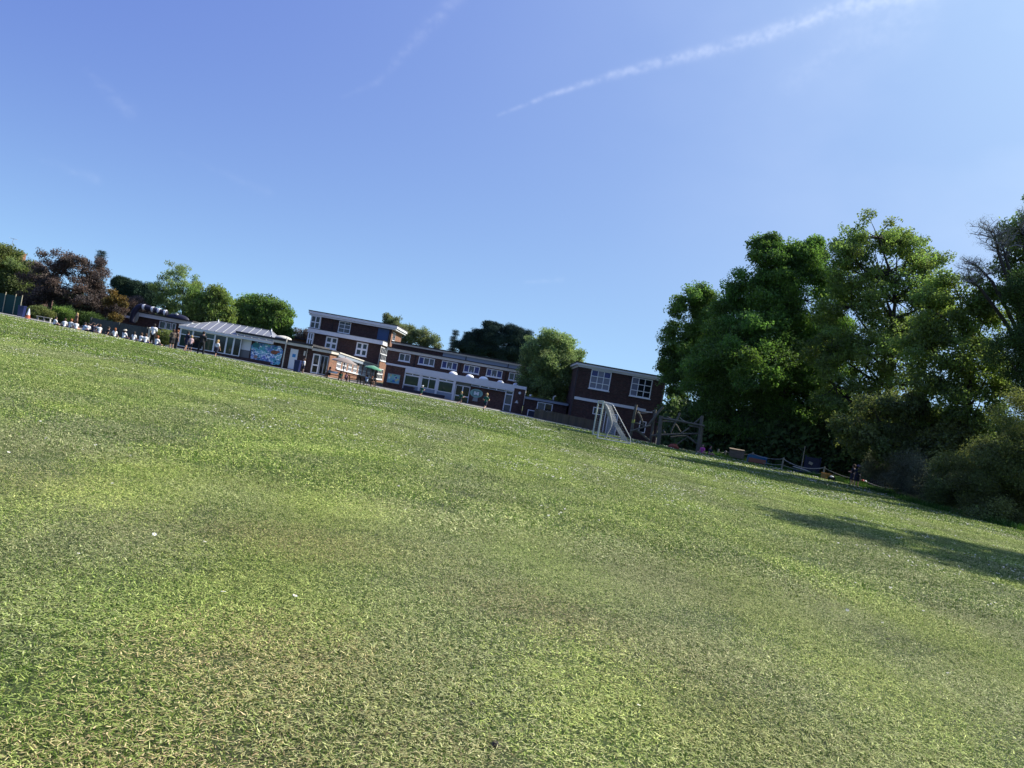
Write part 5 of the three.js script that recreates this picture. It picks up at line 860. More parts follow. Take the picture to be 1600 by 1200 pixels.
// ------------------------------------------------------------------ things on and round the field
const onGround = (px, py, D) => { const p = at(px, py, D); return [p.x, ground(p.x, p.z), p.z]; };
const timber = new THREE.MeshStandardMaterial({ map: grain([0.115, 0.105, 0.08], 0.6, 1.5, 101, 5, 16), roughness: 0.9, name: 'weathered log' });
const plankM = new THREE.MeshStandardMaterial({ map: grain([0.10, 0.083, 0.066], 0.5, 1.2, 102, 14, 3), roughness: 0.9, name: 'fence plank' });
const ropeM = mat(0.4, 0.36, 0.29, 0.9, { name: 'rope' });
const sag = (a, b, d, n = 10) => Array.from({ length: n + 1 }, (_, i) => { const t = i / n; return a.clone().lerp(b, t).add(V(0, -4 * d * t * (1 - t), 0)); });
{ // goal
  const nB = onGround(933.8, 681, 42), nA = onGround(926.3, 677.4, 46.3), t = thing('football_goal', 'white tube football goal with a sagging net at the far edge of the grass', 'goal', nB);
  const O = V(...nB), H = 2.13, A = V(...nA).sub(O), Bp = V(0, 0, 0), al = A.clone().normalize(), bk = V(-al.z, 0, al.x).normalize(); if (bk.x < 0) bk.negate();
  const gm = mat(0.5, 0.54, 0.46, 0.5, { name: 'chalky white paint' }), sm = mat(0.55, 0.55, 0.53, 0.4, { name: 'pale steel' }), up = (p, h) => p.clone().setY(h + p.y * 0);
  const top = (p) => V(p.x, H, p.z);
  part('post', tube([Bp, top(Bp)], 0.05, 12), gm, t); part('post', tube([V(A.x, A.y, A.z), top(A)], 0.05, 12), gm, t);
  part('crossbar', tube([top(Bp), top(A)], 0.05, 12), gm, t);
  const side = (p) => { const q = p.clone(); return [V(q.x, H - 0.02, q.z), V(q.x, H - 0.06, q.z).addScaledVector(bk, 0.5), V(q.x, H - 0.14, q.z).addScaledVector(bk, 0.58), V(q.x, 0.36, q.z).addScaledVector(bk, 1.84), V(q.x, 0.0, q.z).addScaledVector(bk, 1.88)]; };
  const sB = side(Bp), sA = side(A);
  part('side_stay', tube(sB, 0.026, 8), sm, t); part('side_stay', tube(sA, 0.026, 8), sm, t);
  part('ground_bar', tube([V(0, 0.04, 0), V(0, 0.04, 0).addScaledVector(bk, 1.9)], 0.025, 8), sm, t); part('ground_bar', tube([V(A.x, 0.06, A.z), V(A.x, 0.06, A.z).addScaledVector(bk, 1.9)], 0.025, 8), sm, t);
  part('back_bar', tube([V(0, 0.05, 0).addScaledVector(bk, 1.88), V(A.x, 0.07, A.z).addScaledVector(bk, 1.88)], 0.025, 8), sm, t);
  // net: two sides and the sloping back, knotted cords
  const cords = [], cord = (pts) => cords.push(tube(pts, 0.0045, 3, false)), profX = (h) => h > H - 0.14 ? 0.55 : mix(1.86, 0.6, h / (H - 0.14));
  for (const [q, bow] of [[Bp, 0.1], [A, -0.1]]) {
    for (let h = 0.08; h < H; h += 0.14) { const n = profX(h); cord(sag(V(q.x, h, q.z), V(q.x, h, q.z).addScaledVector(bk, n), 0.03, 6)); }
    for (let d = 0.12; d < 1.85; d += 0.14) { const h = d < 0.58 ? H - 0.08 : (1.86 - d) / 1.26 * (H - 0.14); if (h > 0.1) cord([V(q.x, 0.05, q.z).addScaledVector(bk, d), V(q.x, h * 0.5, q.z).addScaledVector(bk, d).addScaledVector(al, bow), V(q.x, h, q.z).addScaledVector(bk, d)]); }
  }
  const W = A.length();
  for (let i = 1; i < W / 0.14; i++) { const o = al.clone().multiplyScalar(i * 0.14); cord([V(0, H - 0.03, 0).add(o), V(0, H - 0.16, 0).add(o).addScaledVector(bk, 0.5), V(0, 1.05, 0).add(o).addScaledVector(bk, 1.0), V(0, 0.06, 0).add(o).addScaledVector(bk, 1.86)]); }
  for (let h = 0.1; h < H - 0.2; h += 0.14) { const a = V(0, h, 0).addScaledVector(bk, profX(h)), m = V(0, h - 0.02, 0).addScaledVector(bk, profX(h) - 0.22).addScaledVector(al, W / 2), b = V(A.x, h, A.z).addScaledVector(bk, profX(h)); cord(curvePts([a, m, b], 8)); }
  // a gathered hank of net hanging inside
  part('net', join(cords), mat(0.33, 0.34, 0.33, 0.9, { name: 'net cord' }), t);
  const hank = (d, al0, w) => tube(curvePts([V(0, H - 0.12, 0).addScaledVector(al, al0).addScaledVector(bk, 0.25), V(0, 1.5, 0).addScaledVector(al, al0 + 0.1).addScaledVector(bk, 0.55), V(0, 0.9, 0).addScaledVector(al, al0).addScaledVector(bk, 0.8), V(0, 0.05, 0).addScaledVector(al, al0 - 0.2).addScaledVector(bk, d)], 12), [0.1, 0.16, 0.2, 0.22, 0.2, 0.17, 0.14, 0.12, 0.1, 0.08, 0.07, 0.06, 0.05].map((k) => k * w), 9);
  part('gathered_net', hank(0.55, 1.6, 0.55), mat(0.30, 0.31, 0.30, 0.95, { name: 'bunched net' }), t);
}
{ // climbing frame of logs, drawn in its own plane: x along, y up, z towards the field
  const D = 52, o = onGround(1029, 694, D), t = thing('log_climbing_frame', 'weathered log climbing frame right of the goal in the shade', 'climbing frame', o);
  const q = (zx, zy, dz = 0) => { const p = at(980 + zx / 13.33, 620 + zy / 13.33, D - dz); return p.sub(V(...o)); };
  const log = (n, a, b, r, r2 = r * 0.88) => part(n, tube([a, a.clone().lerp(b, 0.35).add(V(0.02, 0.03, 0)), a.clone().lerp(b, 0.7).add(V(-0.02, 0.02, 0.02)), b], [r, r * 0.96, r2 * 1.04, r2], 9), timber, t);
  const foot = (v) => { const w = V(...o).add(v); v.y = ground(w.x, w.z) - 0.1 - o[1]; return v; };
  log('post', foot(q(68, 800, -1)), q(192, 165, -1), 0.11); log('post', foot(q(480, 930, -1)), q(592, 265, -1), 0.1);
  log('post', foot(q(645, 1000, 0.2)), q(712, 395, 0.2), 0.15, 0.14); log('post', foot(q(1462, 1140, 0.2)), q(1565, 395, 0.2), 0.13); log('post', foot(q(1500, 1120, -0.4)), q(1560, 640, -0.4), 0.12);
  for (const [a, b, c, d, r, z] of [[735, 448, 1610, 612, 0.075, 0.35], [740, 515, 965, 530, 0.05, -0.3], [1300, 610, 1570, 662, 0.06, -0.2], [495, 808, 1490, 768, 0.07, -0.3], [62, 718, 495, 600, 0.07, -0.6], [420, 620, 752, 205, 0.1, -0.9], [215, 300, 355, 610, 0.085, -1.2], [155, 540, 335, 602, 0.05, -1], [178, 685, 455, 905, 0.085, -0.8], [1102, 335, 905, 745, 0.06, -0.8], [995, 560, 1115, 735, 0.055, -1], [1075, 340, 1050, 520, 0.05, -0.9], [825, 415, 1005, 525, 0.06, -1.1], [1295, 650, 1105, 782, 0.06, 0.1], [1385, 562, 1565, 425, 0.065, 0], [905, 842, 1245, 818, 0.055, -0.6], [1245, 825, 1440, 975, 0.07, -0.2], [1000, 1015, 1225, 868, 0.05, -0.9], [745, 690, 790, 770, 0.06, -1.2]])
    log('log', q(a, b, z), q(c, d, z + 0.15), r);
  part('rope', tube(sag(q(215, 325, -1), q(585, 275, -1), 0.12), 0.018, 5), ropeM, t); part('rope', tube(sag(q(1100, 430, -0.6), q(1285, 528, -0.4), 0.08), 0.018, 5), ropeM, t);
  part('tie', new THREE.CylinderGeometry(0.115, 0.12, 0.26, 10).translate(...q(128, 505, -1).toArray()), mat(0.32, 0.34, 0.06, 0.7, { name: 'yellow tape' }), t);
  const s = thing('play_mat', 'small orange-red heap lying under the climbing frame', 'play bag', onGround(1052, 700, 51)), g = new THREE.SphereGeometry(0.3, 16, 10), gp = g.attributes.position;
  for (let i = 0; i < gp.count; i++) { const k = 1 + 0.25 * N2(gp.getX(i) * 5, gp.getZ(i) * 5, gp.getY(i) * 5); gp.setXYZ(i, gp.getX(i) * k * 1.3, Math.max(0, gp.getY(i) + 0.1) * k * 0.8, gp.getZ(i) * k * 0.8); }
  g.computeVertexNormals(); part('sack', g, mat(0.22, 0.05, 0.03, 0.8, { name: 'orange cloth' }), s); part('tie', new THREE.TorusGeometry(0.1, 0.03, 6, 12).rotateX(Math.PI / 2).translate(0.05, 0.29, 0), mat(0.2, 0.04, 0.02, 0.8, { name: 'red cord' }), s);
}
{ // close-board fences
  const board = (w, h) => new THREE.BoxGeometry(w, h, 0.025);
  const fence = (name, label, x0, x1, z0, z1, h, bw, m, postEvery, rail = 0.02, base = null) => {
    const len = Math.hypot(x1 - x0, z1 - z0), a = Math.atan2(-(z1 - z0), x1 - x0), n = Math.round(len / bw), t = thing(name, label, 'fence', [x0, ground(x0, z0), z0]), R = rng(n), b = board(bw * 0.965, h), c = board(bw * 0.965, h * 0.985);
    for (let i = 0; i < n; i++) { const u = (i + 0.5) / n, x = mix(x0, x1, u), z = mix(z0, z1, u), mm = part('board', R() < 0.5 ? b : c, m[Math.floor(R() * m.length)], t); mm.position.set(x - x0, (base ?? ground(x, z)) - ground(x0, z0) + h / 2, z - z0 + (R() - 0.5) * 0.01); mm.rotation.y = a; }
    const k = Math.round(len / postEvery);
    for (let i = 0; i <= k; i++) { const u = i / k, x = mix(x0, x1, u), z = mix(z0, z1, u), p = part('post', new THREE.BoxGeometry(0.11, h + 0.1, 0.11), m[0], t); p.position.set(x - x0, (base ?? ground(x, z)) - ground(x0, z0) + h / 2, z - z0 + 0.075); p.rotation.y = a; }
    return t;
  };
  const pm = [plankM, new THREE.MeshStandardMaterial({ map: plankM.map, color: new THREE.Color(0.78, 0.8, 0.78), roughness: 0.9, name: 'fence plank dark' }), new THREE.MeshStandardMaterial({ map: plankM.map, color: new THREE.Color(1.12, 1.08, 1.0), roughness: 0.9, name: 'fence plank light' })];
  fence('board_fence', 'dark close-board fence running from the long block towards the goal', 2.75, 9.3, -73.95, -73.2, 1.05, 0.14, pm, 1.7);
  const sm = [mat(0.055, 0.062, 0.058, 0.8, { name: 'grey stained board' }), mat(0.062, 0.07, 0.066, 0.8, { name: 'grey stained board' })];
  fence('screen_fence', 'grey-green screen fence behind the seated children', -39.2, -33.9, -68.2, -68.0, 1.3, 0.3, sm, 2.6, 0.02, 0.42);
  const g = thing('gate_post', 'pale broad post at the right end of the screen fence', 'post', [-33.62, 0.4, -68]); part('post', new RoundedBoxGeometry(0.24, 1.4, 0.14, 2, 0.02).translate(0, 0.6, 0), mat(0.5, 0.47, 0.4, 0.7, { name: 'pale timber' }), g); part('cap', new THREE.ConeGeometry(0.17, 0.1, 4).rotateY(Math.PI / 4).translate(0, 1.35, 0), M.cream, g);
}
{ // green windbreak
  const a = onGround(-14, 484, 78), b = onGround(30, 493, 77), t = thing('windbreak', 'green mesh windbreak between tall poles at the far left', 'windbreak', b), A = V(...a).sub(V(...b));
  for (let i = 0; i < 4; i++) { const u = [0.0, 0.22, 0.58, 1][i], p = A.clone().multiplyScalar(u); part('pole', rod(V(p.x, p.y, p.z + 0.06), V(p.x, p.y + 2.25, p.z + 0.06), 0.045, 8), mat(0.42, 0.37, 0.25, 0.8, { name: 'round stake' }), t); }
  const s = new THREE.PlaneGeometry(A.length(), 2.0, 24, 6), p = s.attributes.position; for (let i = 0; i < p.count; i++) p.setZ(i, 0.07 * Math.sin(p.getX(i) * 2.1) * Math.cos(p.getY(i) * 1.3)); s.computeVertexNormals();
  s.rotateY(Math.atan2(-A.z, A.x)).translate(A.x / 2, A.y / 2 + 1.05, A.z / 2); part('mesh_cloth', s, mat(0.008, 0.052, 0.042, 0.85, { side: THREE.DoubleSide, name: 'green mesh' }), t);
}
function bin(px, py, D, label, h, turn) {
  const t = thing('litter_bin', label, 'bin', onGround(px, py, D), turn), w = h * 0.44;
  const s = new THREE.Shape([new THREE.Vector2(-w * 0.42, 0.08), new THREE.Vector2(w * 0.42, 0.08), new THREE.Vector2(w * 0.5, h * 0.9), new THREE.Vector2(-w * 0.5, h * 0.9)]);
  part('body', new THREE.ExtrudeGeometry(s, { depth: w * 0.9, bevelEnabled: true, bevelSize: 0.02, bevelThickness: 0.02, bevelSegments: 2 }).translate(0, 0, -w * 0.45), M.bluePlastic, t);
  part('lid', new RoundedBoxGeometry(w * 1.14, h * 0.08, w * 1.1, 3, 0.03).translate(0, h * 0.96, 0), M.bluePlastic, t);
  part('handle', tube([V(-w * 0.4, h * 0.93, -w * 0.62), V(w * 0.4, h * 0.93, -w * 0.62)], 0.025, 8), M.bluePlastic, t);
  for (const x of [-w * 0.46, w * 0.46]) part('wheel', new THREE.CylinderGeometry(0.11, 0.11, 0.06, 16).rotateZ(Math.PI / 2).translate(x, 0.11, -w * 0.42), C.black, t);
  part('emblem', new THREE.CircleGeometry(h * 0.06, 20).translate(0, h * 0.72, w * 0.475), mat(0.28, 0.3, 0.34, 0.5, { name: 'bin emblem' }), t);
}
bin(32, 497, 75, 'blue wheeled bin beside the green windbreak', 1.2, 0.1);
bin(463, 581.5, 71, 'blue wheeled bin on the path by the white door', 1.18, -0.1);
{
  const t = thing('traffic_cone', 'orange and white cone on the path right of the blue bin', 'cone', onGround(42.5, 500, 74)), or = mat(0.36, 0.085, 0.035, 0.6, { name: 'orange plastic' });
  part('base', new RoundedBoxGeometry(0.55, 0.06, 0.55, 2, 0.02).translate(0, 0.03, 0), or, t); part('lower_cone', new THREE.CylinderGeometry(0.17, 0.24, 0.36, 20).translate(0, 0.24, 0), or, t); part('white_sleeve', new THREE.CylinderGeometry(0.06, 0.168, 0.55, 20).translate(0, 0.695, 0), M.upvc, t); part('tip', new THREE.CylinderGeometry(0.03, 0.058, 0.1, 16).translate(0, 1.02, 0), M.upvc, t);
  const b = thing('long_bench', 'low pale timber bench left of the seated children', 'bench', onGround(68, 502.5, 76)); part('seat', new RoundedBoxGeometry(1.55, 0.07, 0.32, 2, 0.02).translate(0, 0.46, 0), M.pole, b); for (const x of [-0.65, 0, 0.65]) part('leg', bx(x - 0.04, x + 0.04, 0, 0.425, -0.1, 0.1), M.pole, b);
}
{ // planter benches before the long block, notice and game boards on its wall
  const z = -81.2, y = -0.42;
  const t = thing('bench_box', 'long dark navy bench box below the white-framed windows', 'bench', [-9.4, y, z]); part('box', new RoundedBoxGeometry(4.7, 0.42, 0.55, 2, 0.02).translate(0, 0.21, 0), M.navy, t); part('seat', new RoundedBoxGeometry(4.78, 0.05, 0.62, 2, 0.02).translate(0, 0.448, 0), M.navy, t);
  const p = thing('storage_box', 'taller dark navy box at the left end of the long bench box', 'storage box', [-11.05, y, z - 0.02]); part('box', new RoundedBoxGeometry(1.15, 0.72, 0.6, 2, 0.02).translate(0, 0.36, 0), M.navy, p); part('lid', new RoundedBoxGeometry(1.2, 0.07, 0.66, 2, 0.02).translate(0, 0.76, 0), M.dark, p);
  const nb = thing('notice_board', 'pale blue notice board on the brick wall left of the glazed bays', 'notice board', [-13.03, 0.9, -81.99]);
  const R = rng(9), tiles = Array.from({ length: 9 }, () => [R() * 0.85, R() * 0.85, 0.1 + R() * 0.16, 0.12 + R() * 0.2, Math.floor(R() * 5)]);
  const art = tex(128, (u, v) => { let c = [0.42, 0.66, 0.72]; if (v > 0.5) c = [0.5, 0.72, 0.7]; for (const [x, y2, w, h, k] of tiles) if (u > x && u < x + w && v > y2 && v < y2 + h) c = [[0.2, 0.42, 0.66], [0.8, 0.84, 0.85], [0.3, 0.6, 0.5], [0.75, 0.74, 0.5], [0.14, 0.3, 0.55]][k]; return c; }, 1);
  const pl = new THREE.BoxGeometry(1.3, 0.92, 0.04); part('panel', pl.translate(0, 0, 0.03), new THREE.MeshStandardMaterial({ map: art, roughness: 0.5, name: 'pinned sheets' }), nb);
  part('frame', join(bx(-0.7, 0.7, 0.463, 0.52, 0.002, 0.08), bx(-0.7, 0.7, -0.52, -0.463, 0.002, 0.08), bx(-0.7, -0.653, -0.46, 0.46, 0.002, 0.08), bx(0.653, 0.7, -0.46, 0.46, 0.002, 0.08)), M.greyClad, nb);
  const bb = thing('target_board', 'oval pale green board with a black and white hoop target on the brick wall', 'target board', [-3.7, 0.88, -81.99]);
  part('oval', new THREE.CylinderGeometry(1, 1, 0.03, 40).rotateX(Math.PI / 2).scale(0.72, 0.47, 1).translate(0, 0.02, 0.018), mat(0.22, 0.42, 0.37, 0.6, { name: 'pale green paint' }), bb);
  part('square', join(bx(-0.4, 0.4, 0.24, 0.28, 0.036, 0.05), bx(-0.4, 0.4, -0.26, -0.22, 0.036, 0.05), bx(-0.4, -0.36, -0.22, 0.24, 0.036, 0.05), bx(0.36, 0.4, -0.22, 0.24, 0.036, 0.05)), C.black, bb);
  part('white_mark', join(bx(-0.27, -0.08, -0.2, 0.2, 0.036, 0.046), bx(0.08, 0.27, -0.2, 0.2, 0.036, 0.046), bx(-0.08, 0.08, -0.1, 0.06, 0.036, 0.046)), M.upvc, bb);
  part('skirt', (() => { const s = new THREE.Shape([new THREE.Vector2(-0.34, -0.88), new THREE.Vector2(0.26, -0.88), new THREE.Vector2(0.24, -0.42), new THREE.Vector2(-0.22, -0.42)]); return new THREE.ExtrudeGeometry(s, { depth: 0.02, bevelEnabled: false }).translate(0, 0, 0.002); })(), mat(0.26, 0.27, 0.27, 0.8, { name: 'grey board' }), bb);
  const ck = thing('wall_clock', 'round white wall clock high on the brick right of the single door', 'clock', [1.02, 1.76, -82]); part('face', new THREE.CylinderGeometry(0.14, 0.14, 0.03, 28).rotateX(Math.PI / 2).translate(0, 0, 0.025), M.upvc, ck); part('rim', new THREE.TorusGeometry(0.145, 0.02, 8, 28).translate(0, 0, 0.03), M.steel, ck); part('hand', join(bx(-0.008, 0.008, 0, 0.09, 0.042, 0.046), bx(0, 0.065, -0.008, 0.008, 0.047, 0.05)), C.black, ck);
  const tr = thing('triangle_sign', 'white triangular warning sign on brick below the wall clock', 'sign', [0.85, 0.73, -82]); const s = new THREE.Shape([new THREE.Vector2(-0.2, -0.13), new THREE.Vector2(0.2, -0.13), new THREE.Vector2(0, 0.22)]); part('plate', new THREE.ExtrudeGeometry(s, { depth: 0.015, bevelEnabled: false }).translate(0, 0, 0.003), M.upvc, tr); part('border', (() => { const b = new THREE.Shape([new THREE.Vector2(-0.15, -0.1), new THREE.Vector2(0.15, -0.1), new THREE.Vector2(0, 0.16)]); b.holes.push(new THREE.Path([new THREE.Vector2(-0.11, -0.08), new THREE.Vector2(0, 0.11), new THREE.Vector2(0.11, -0.08)])); return new THREE.ExtrudeGeometry(b, { depth: 0.004, bevelEnabled: false }).translate(0, 0, 0.019); })(), C.grey, tr);
}
function picnicTable(px, py, D, label, m, turn = 0) {
  const t = thing('picnic_table', label, 'picnic table', onGround(px, py, D), turn, undefined);
  for (let i = 0; i < 4; i++) part('table_board', new RoundedBoxGeometry(1.6, 0.04, 0.16, 1, 0.01).translate(0, 0.74, -0.26 + i * 0.173), m, t);
  for (const z of [-0.62, 0.62]) part('seat', new RoundedBoxGeometry(1.6, 0.045, 0.24, 1, 0.01).translate(0, 0.44, z), m, t);
  for (const x of [-0.55, 0.55]) { for (const s of [-1, 1]) part('leg', tube([V(x, 0, s * 0.6), V(x, 0.72, s * 0.2)], 0.045, 6), m, t); part('brace', bx(x - 0.025, x + 0.025, 0.385, 0.415, -0.72, 0.72), m, t); }
}
const tableDark = mat(0.035, 0.026, 0.02, 0.8, { name: 'dark stained timber' });
picnicTable(520, 590.5, 72.4, 'dark picnic table with a white cloth below the tan parasol', tableDark, 0.2);
picnicTable(552, 597, 72.2, 'dark picnic table in the middle between the parasols', tableDark, -0.1);
picnicTable(577, 602.5, 72.0, 'dark picnic table below the green parasol', tableDark, 0.15);
{ const p = onGround(521, 590.5, 72.4), t = thing('table_cloth', 'crumpled white cloth spread on the left picnic table', 'cloth', [p[0] - 0.1, p[1] + 0.765, p[2]]); const g = new THREE.BoxGeometry(0.95, 0.02, 0.6, 12, 1, 8), q = g.attributes.position; for (let i = 0; i < q.count; i++) q.setY(i, q.getY(i) + 0.012 + 0.03 * Math.abs(N2(q.getX(i) * 4, q.getZ(i) * 4))); g.computeVertexNormals(); part('cloth', g, M.upvc, t); part('hem', bx(-0.47, 0.47, -0.16, 0.0, 0.303, 0.315), M.upvc, t); }
function parasol(px, py, D, label, r, h, m, tiltZ = 0, drop = 0.32) {
  const t = thing('parasol', label, 'parasol', onGround(px, py, D));
  part('pole', rod(V(0, 0, 0), V(0, h, 0), 0.035, 8), M.dark, t); part('base', new THREE.CylinderGeometry(0.25, 0.3, 0.08, 20).translate(0, 0.04, 0), M.dark, t);
  const pos = [], idx = [], uv = []; const n = 8; pos.push(0, h, 0); uv.push(0, 0);
  for (const [k, y] of [[0.5, h - drop * 0.42], [1, h - drop], [1.0, h - drop - 0.1]]) for (let i = 0; i <= n * 2; i++) { const a = i / n / 2 * 6.2832, kk = k * r * (i % 2 ? 0.965 : 1); pos.push(Math.cos(a) * kk, y - (i % 2 ? 0.025 * k : 0), Math.sin(a) * kk); uv.push(i, k); }
  const w = n * 2 + 1; for (let i = 0; i < n * 2; i++) { idx.push(0, 2 + i, 1 + i); for (const o of [1, 1 + w]) idx.push(o + i, o + i + 1, o + w + i, o + i + 1, o + w + i + 1, o + w + i); }
  const g = new THREE.BufferGeometry(); g.setAttribute('position', new THREE.Float32BufferAttribute(pos, 3)); g.setAttribute('uv', new THREE.Float32BufferAttribute(uv, 2)); g.setIndex(idx); g.computeVertexNormals(); if (tiltZ) g.translate(0, -h, 0).rotateZ(tiltZ).translate(0, h, 0);
  part('canopy', g, m, t);
  for (let i = 0; i < n; i++) { const a = i / n * 6.2832, e = V(Math.cos(a) * r * 0.97, h - drop - 0.01, Math.sin(a) * r * 0.97), c = V(0, h - 0.03, 0); if (tiltZ) for (const v of [e]) v.sub(V(0, h, 0)).applyAxisAngle(V(0, 0, 1), tiltZ).add(V(0, h, 0)); part('rib', rod(c, e, 0.01, 5), M.steel, t); }
  part('finial', new THREE.SphereGeometry(0.05, 10, 8).translate(0, h + 0.03, 0), M.dark, t);
}
const canvas = (r, g, b, n) => new THREE.MeshPhysicalMaterial({ color: new THREE.Color().setRGB(r, g, b), roughness: 0.85, transmission: 0.3, thickness: 0, side: THREE.DoubleSide, name: n });
parasol(534, 592, 73, 'tan parasol over the left picnic table', 1.25, 2.35, canvas(0.26, 0.2, 0.17, 'tan canvas'), -0.06, 0.42);
parasol(579, 601, 73, 'green parasol over the right picnic table', 0.85, 2.1, canvas(0.05, 0.24, 0.13, 'green canvas'), -0.08, 0.26);
parasol(257, 539, 71.5, 'small grey parasol over a bush by the garden room', 0.62, 1.55, canvas(0.4, 0.4, 0.39, 'grey canvas'), -0.1, 0.24);
{ // roped edge on the shaded side
  const P = [[1096, 706.5, 52.6], [1121, 709.5, 55], [1132.5, 711.5, 55.5], [1174, 720.5, 54], [1221.5, 731, 52], [1286, 742, 50.6], [1345, 756, 49.5], [1402, 768, 47]].map((a) => V(...onGround(...a)));
  const hs = [0.5, 0.55, 0.55, 0.8, 0.85, 0.8, 0.5, 0.4], pm = mat(0.30, 0.26, 0.17, 0.85, { name: 'stake' });
  P.forEach((p, i) => { if (i === 0 || i >= 6) return; const t = thing('rope_post', ['', 'thin pale stake nearest the log climbing frame', 'short stake just left of the timber hutch', 'grey-green stake at the left end of the blue trough', 'stout roped post between the blue trough and the thin pole', 'roped post beside the orange crate'][i], 'post', [p.x, p.y, p.z]); part('stake', tube([V(0, -0.1, 0), V(0.01, hs[i] * 0.5, 0), V(0.03, hs[i], 0)], [0.06, 0.058, 0.055], 9), pm, t); part('rope_loop', new THREE.TorusGeometry(0.065, 0.018, 6, 14).rotateX(Math.PI / 2).translate(0.025, hs[i] * 0.88, 0), ropeM, t); });
  const L = ['', 'thin rope left of the timber hutch', 'rope sagging behind the timber hutch', 'dark rope sagging above the blue trough', 'pale rope sagging past the thin pole', 'rope sagging behind the lime green boxes', 'rope end trailing into the pale bush'];
  for (let i = 1; i < 7; i++) { const a = P[i].clone().add(V(0, hs[i] * 0.88, 0)), b = P[i + 1].clone().add(V(0, hs[i + 1] * 0.88, 0)), t = thing('rope', L[i], 'rope', [a.x, a.y, a.z]), O = a.clone(); part('upper_rope', tube(sag(a.clone().sub(O), b.clone().sub(O), i === 4 ? 0.3 : 0.16), i === 4 ? 0.028 : 0.017, 6), ropeM, t); if (i > 2 && i < 6) part('lower_rope', tube(sag(a.clone().sub(O).add(V(0, -0.42, 0)), b.clone().sub(O).add(V(0, -0.42, 0)), 0.12), 0.014, 6), ropeM, t); }
  const pl = thing('thin_pole', 'thin bare pole rising behind the pale sagging rope', 'pole', onGround(1251, 736, 53)); part('pole', rod(V(0, 0, 0), V(0.02, 1.95, 0), 0.035, 8, 0.028), pm, pl); part('base_collar', new THREE.CylinderGeometry(0.06, 0.07, 0.12, 10).translate(0, 0.06, 0), pm, pl);
  const wp = thing('padded_pole', 'thick pale pole lying along the sagging rope', 'pole', onGround(1238, 734, 52)); part('pole', tube([V(0, 0.36, 0), V(0.8, 0.26, 0.05), V(1.75, 0.06, 0.1)], [0.03, 0.055, 0.03], 9), mat(0.46, 0.44, 0.42, 0.7, { name: 'pale padding' }), wp); part('cap', new THREE.SphereGeometry(0.055, 10, 8).translate(1.75, 0.06, 0.1), M.cream, wp);
  const hu = thing('timber_hutch', 'pale timber box hutch in the shade right of the climbing frame', 'hutch', onGround(1149.5, 716.5, 54.5), -0.18);
  const hm = new THREE.MeshStandardMaterial({ map: grain([0.17, 0.13, 0.085], 0.5, 1.2, 110, 4, 14), roughness: 0.85, name: 'larch board' });
  for (let i = 0; i < 5; i++) part('board', bx(-0.48, 0.48, 0.14 + i * 0.118, 0.25 + i * 0.118, 0.28, 0.31), hm, hu); for (const x of [-0.48, 0.48]) for (const z of [-0.27, 0.27]) part('leg', bx(x - 0.035, x + 0.035, 0, 0.73, z - 0.035, z + 0.035), hm, hu);
  part('side_panel', bx(-0.47, -0.45, 0.14, 0.7, -0.23, 0.23), hm, hu); part('side_panel', bx(0.45, 0.47, 0.14, 0.7, -0.23, 0.23), hm, hu); part('roof', new THREE.BoxGeometry(1.1, 0.045, 0.72).rotateX(0.08).translate(0, 0.765, 0), hm, hu); part('base', bx(-0.44, 0.44, 0.13, 0.16, -0.22, 0.27), hm, hu);
  const tr = thing('play_trough', 'blue and orange play trough in the shade below the big dark tree', 'trough', onGround(1182, 720.5, 53.5), -0.15), bl = mat(0.015, 0.11, 0.2, 0.5, { name: 'blue plastic' }), orr = mat(0.26, 0.1, 0.055, 0.7, { name: 'orange timber' });
  part('back_panel', bx(-0.6, 0.75, 0.25, 0.62, -0.24, -0.2), bl, tr); part('front_panel', bx(-0.6, 0.6, 0.1, 0.4, 0.2, 0.24), orr, tr); part('end_panel', bx(0.62, 0.66, 0.05, 0.5, -0.19, 0.24), bl, tr); part('end_panel', bx(-0.66, -0.62, 0.05, 0.5, -0.19, 0.24), bl, tr); part('floor', bx(-0.6, 0.6, 0.09, 0.13, -0.19, 0.19), orr, tr); for (const x of [-0.55, 0.55]) part('leg', bx(x - 0.04, x + 0.04, 0, 0.088, -0.15, 0.15), orr, tr); part('ramp', new THREE.BoxGeometry(0.7, 0.03, 0.4).rotateZ(-0.25).translate(1.05, 0.16, 0), bl, tr);
  const bp = thing('blue_gate', 'dark blue panelled gate in the shade behind the thin pole', 'gate', onGround(1267, 737, 56)), bm = mat(0.014, 0.018, 0.05, 0.6, { name: 'dark blue paint' }); for (let i = 0; i < 5; i++) part('board', bx(-0.5 + i * 0.2, -0.308 + i * 0.2, 0.1, 1.3, -0.02, 0.02), bm, bp); part('rail', bx(-0.5, 0.49, 0.25, 0.35, 0.022, 0.05), bm, bp); part('rail', bx(-0.5, 0.49, 1.05, 1.15, 0.022, 0.05), bm, bp); for (const x of [-0.56, 0.56]) part('post', bx(x - 0.045, x + 0.045, 0, 1.4, -0.045, 0.045), bm, bp);
  part('flag', new THREE.PlaneGeometry(0.3, 0.2, 6, 1).rotateZ(-0.3).translate(-0.15, 0.85, 0.07), mat(0.4, 0.36, 0.25, 0.8, { side: THREE.DoubleSide, name: 'pale rag' }), bp);
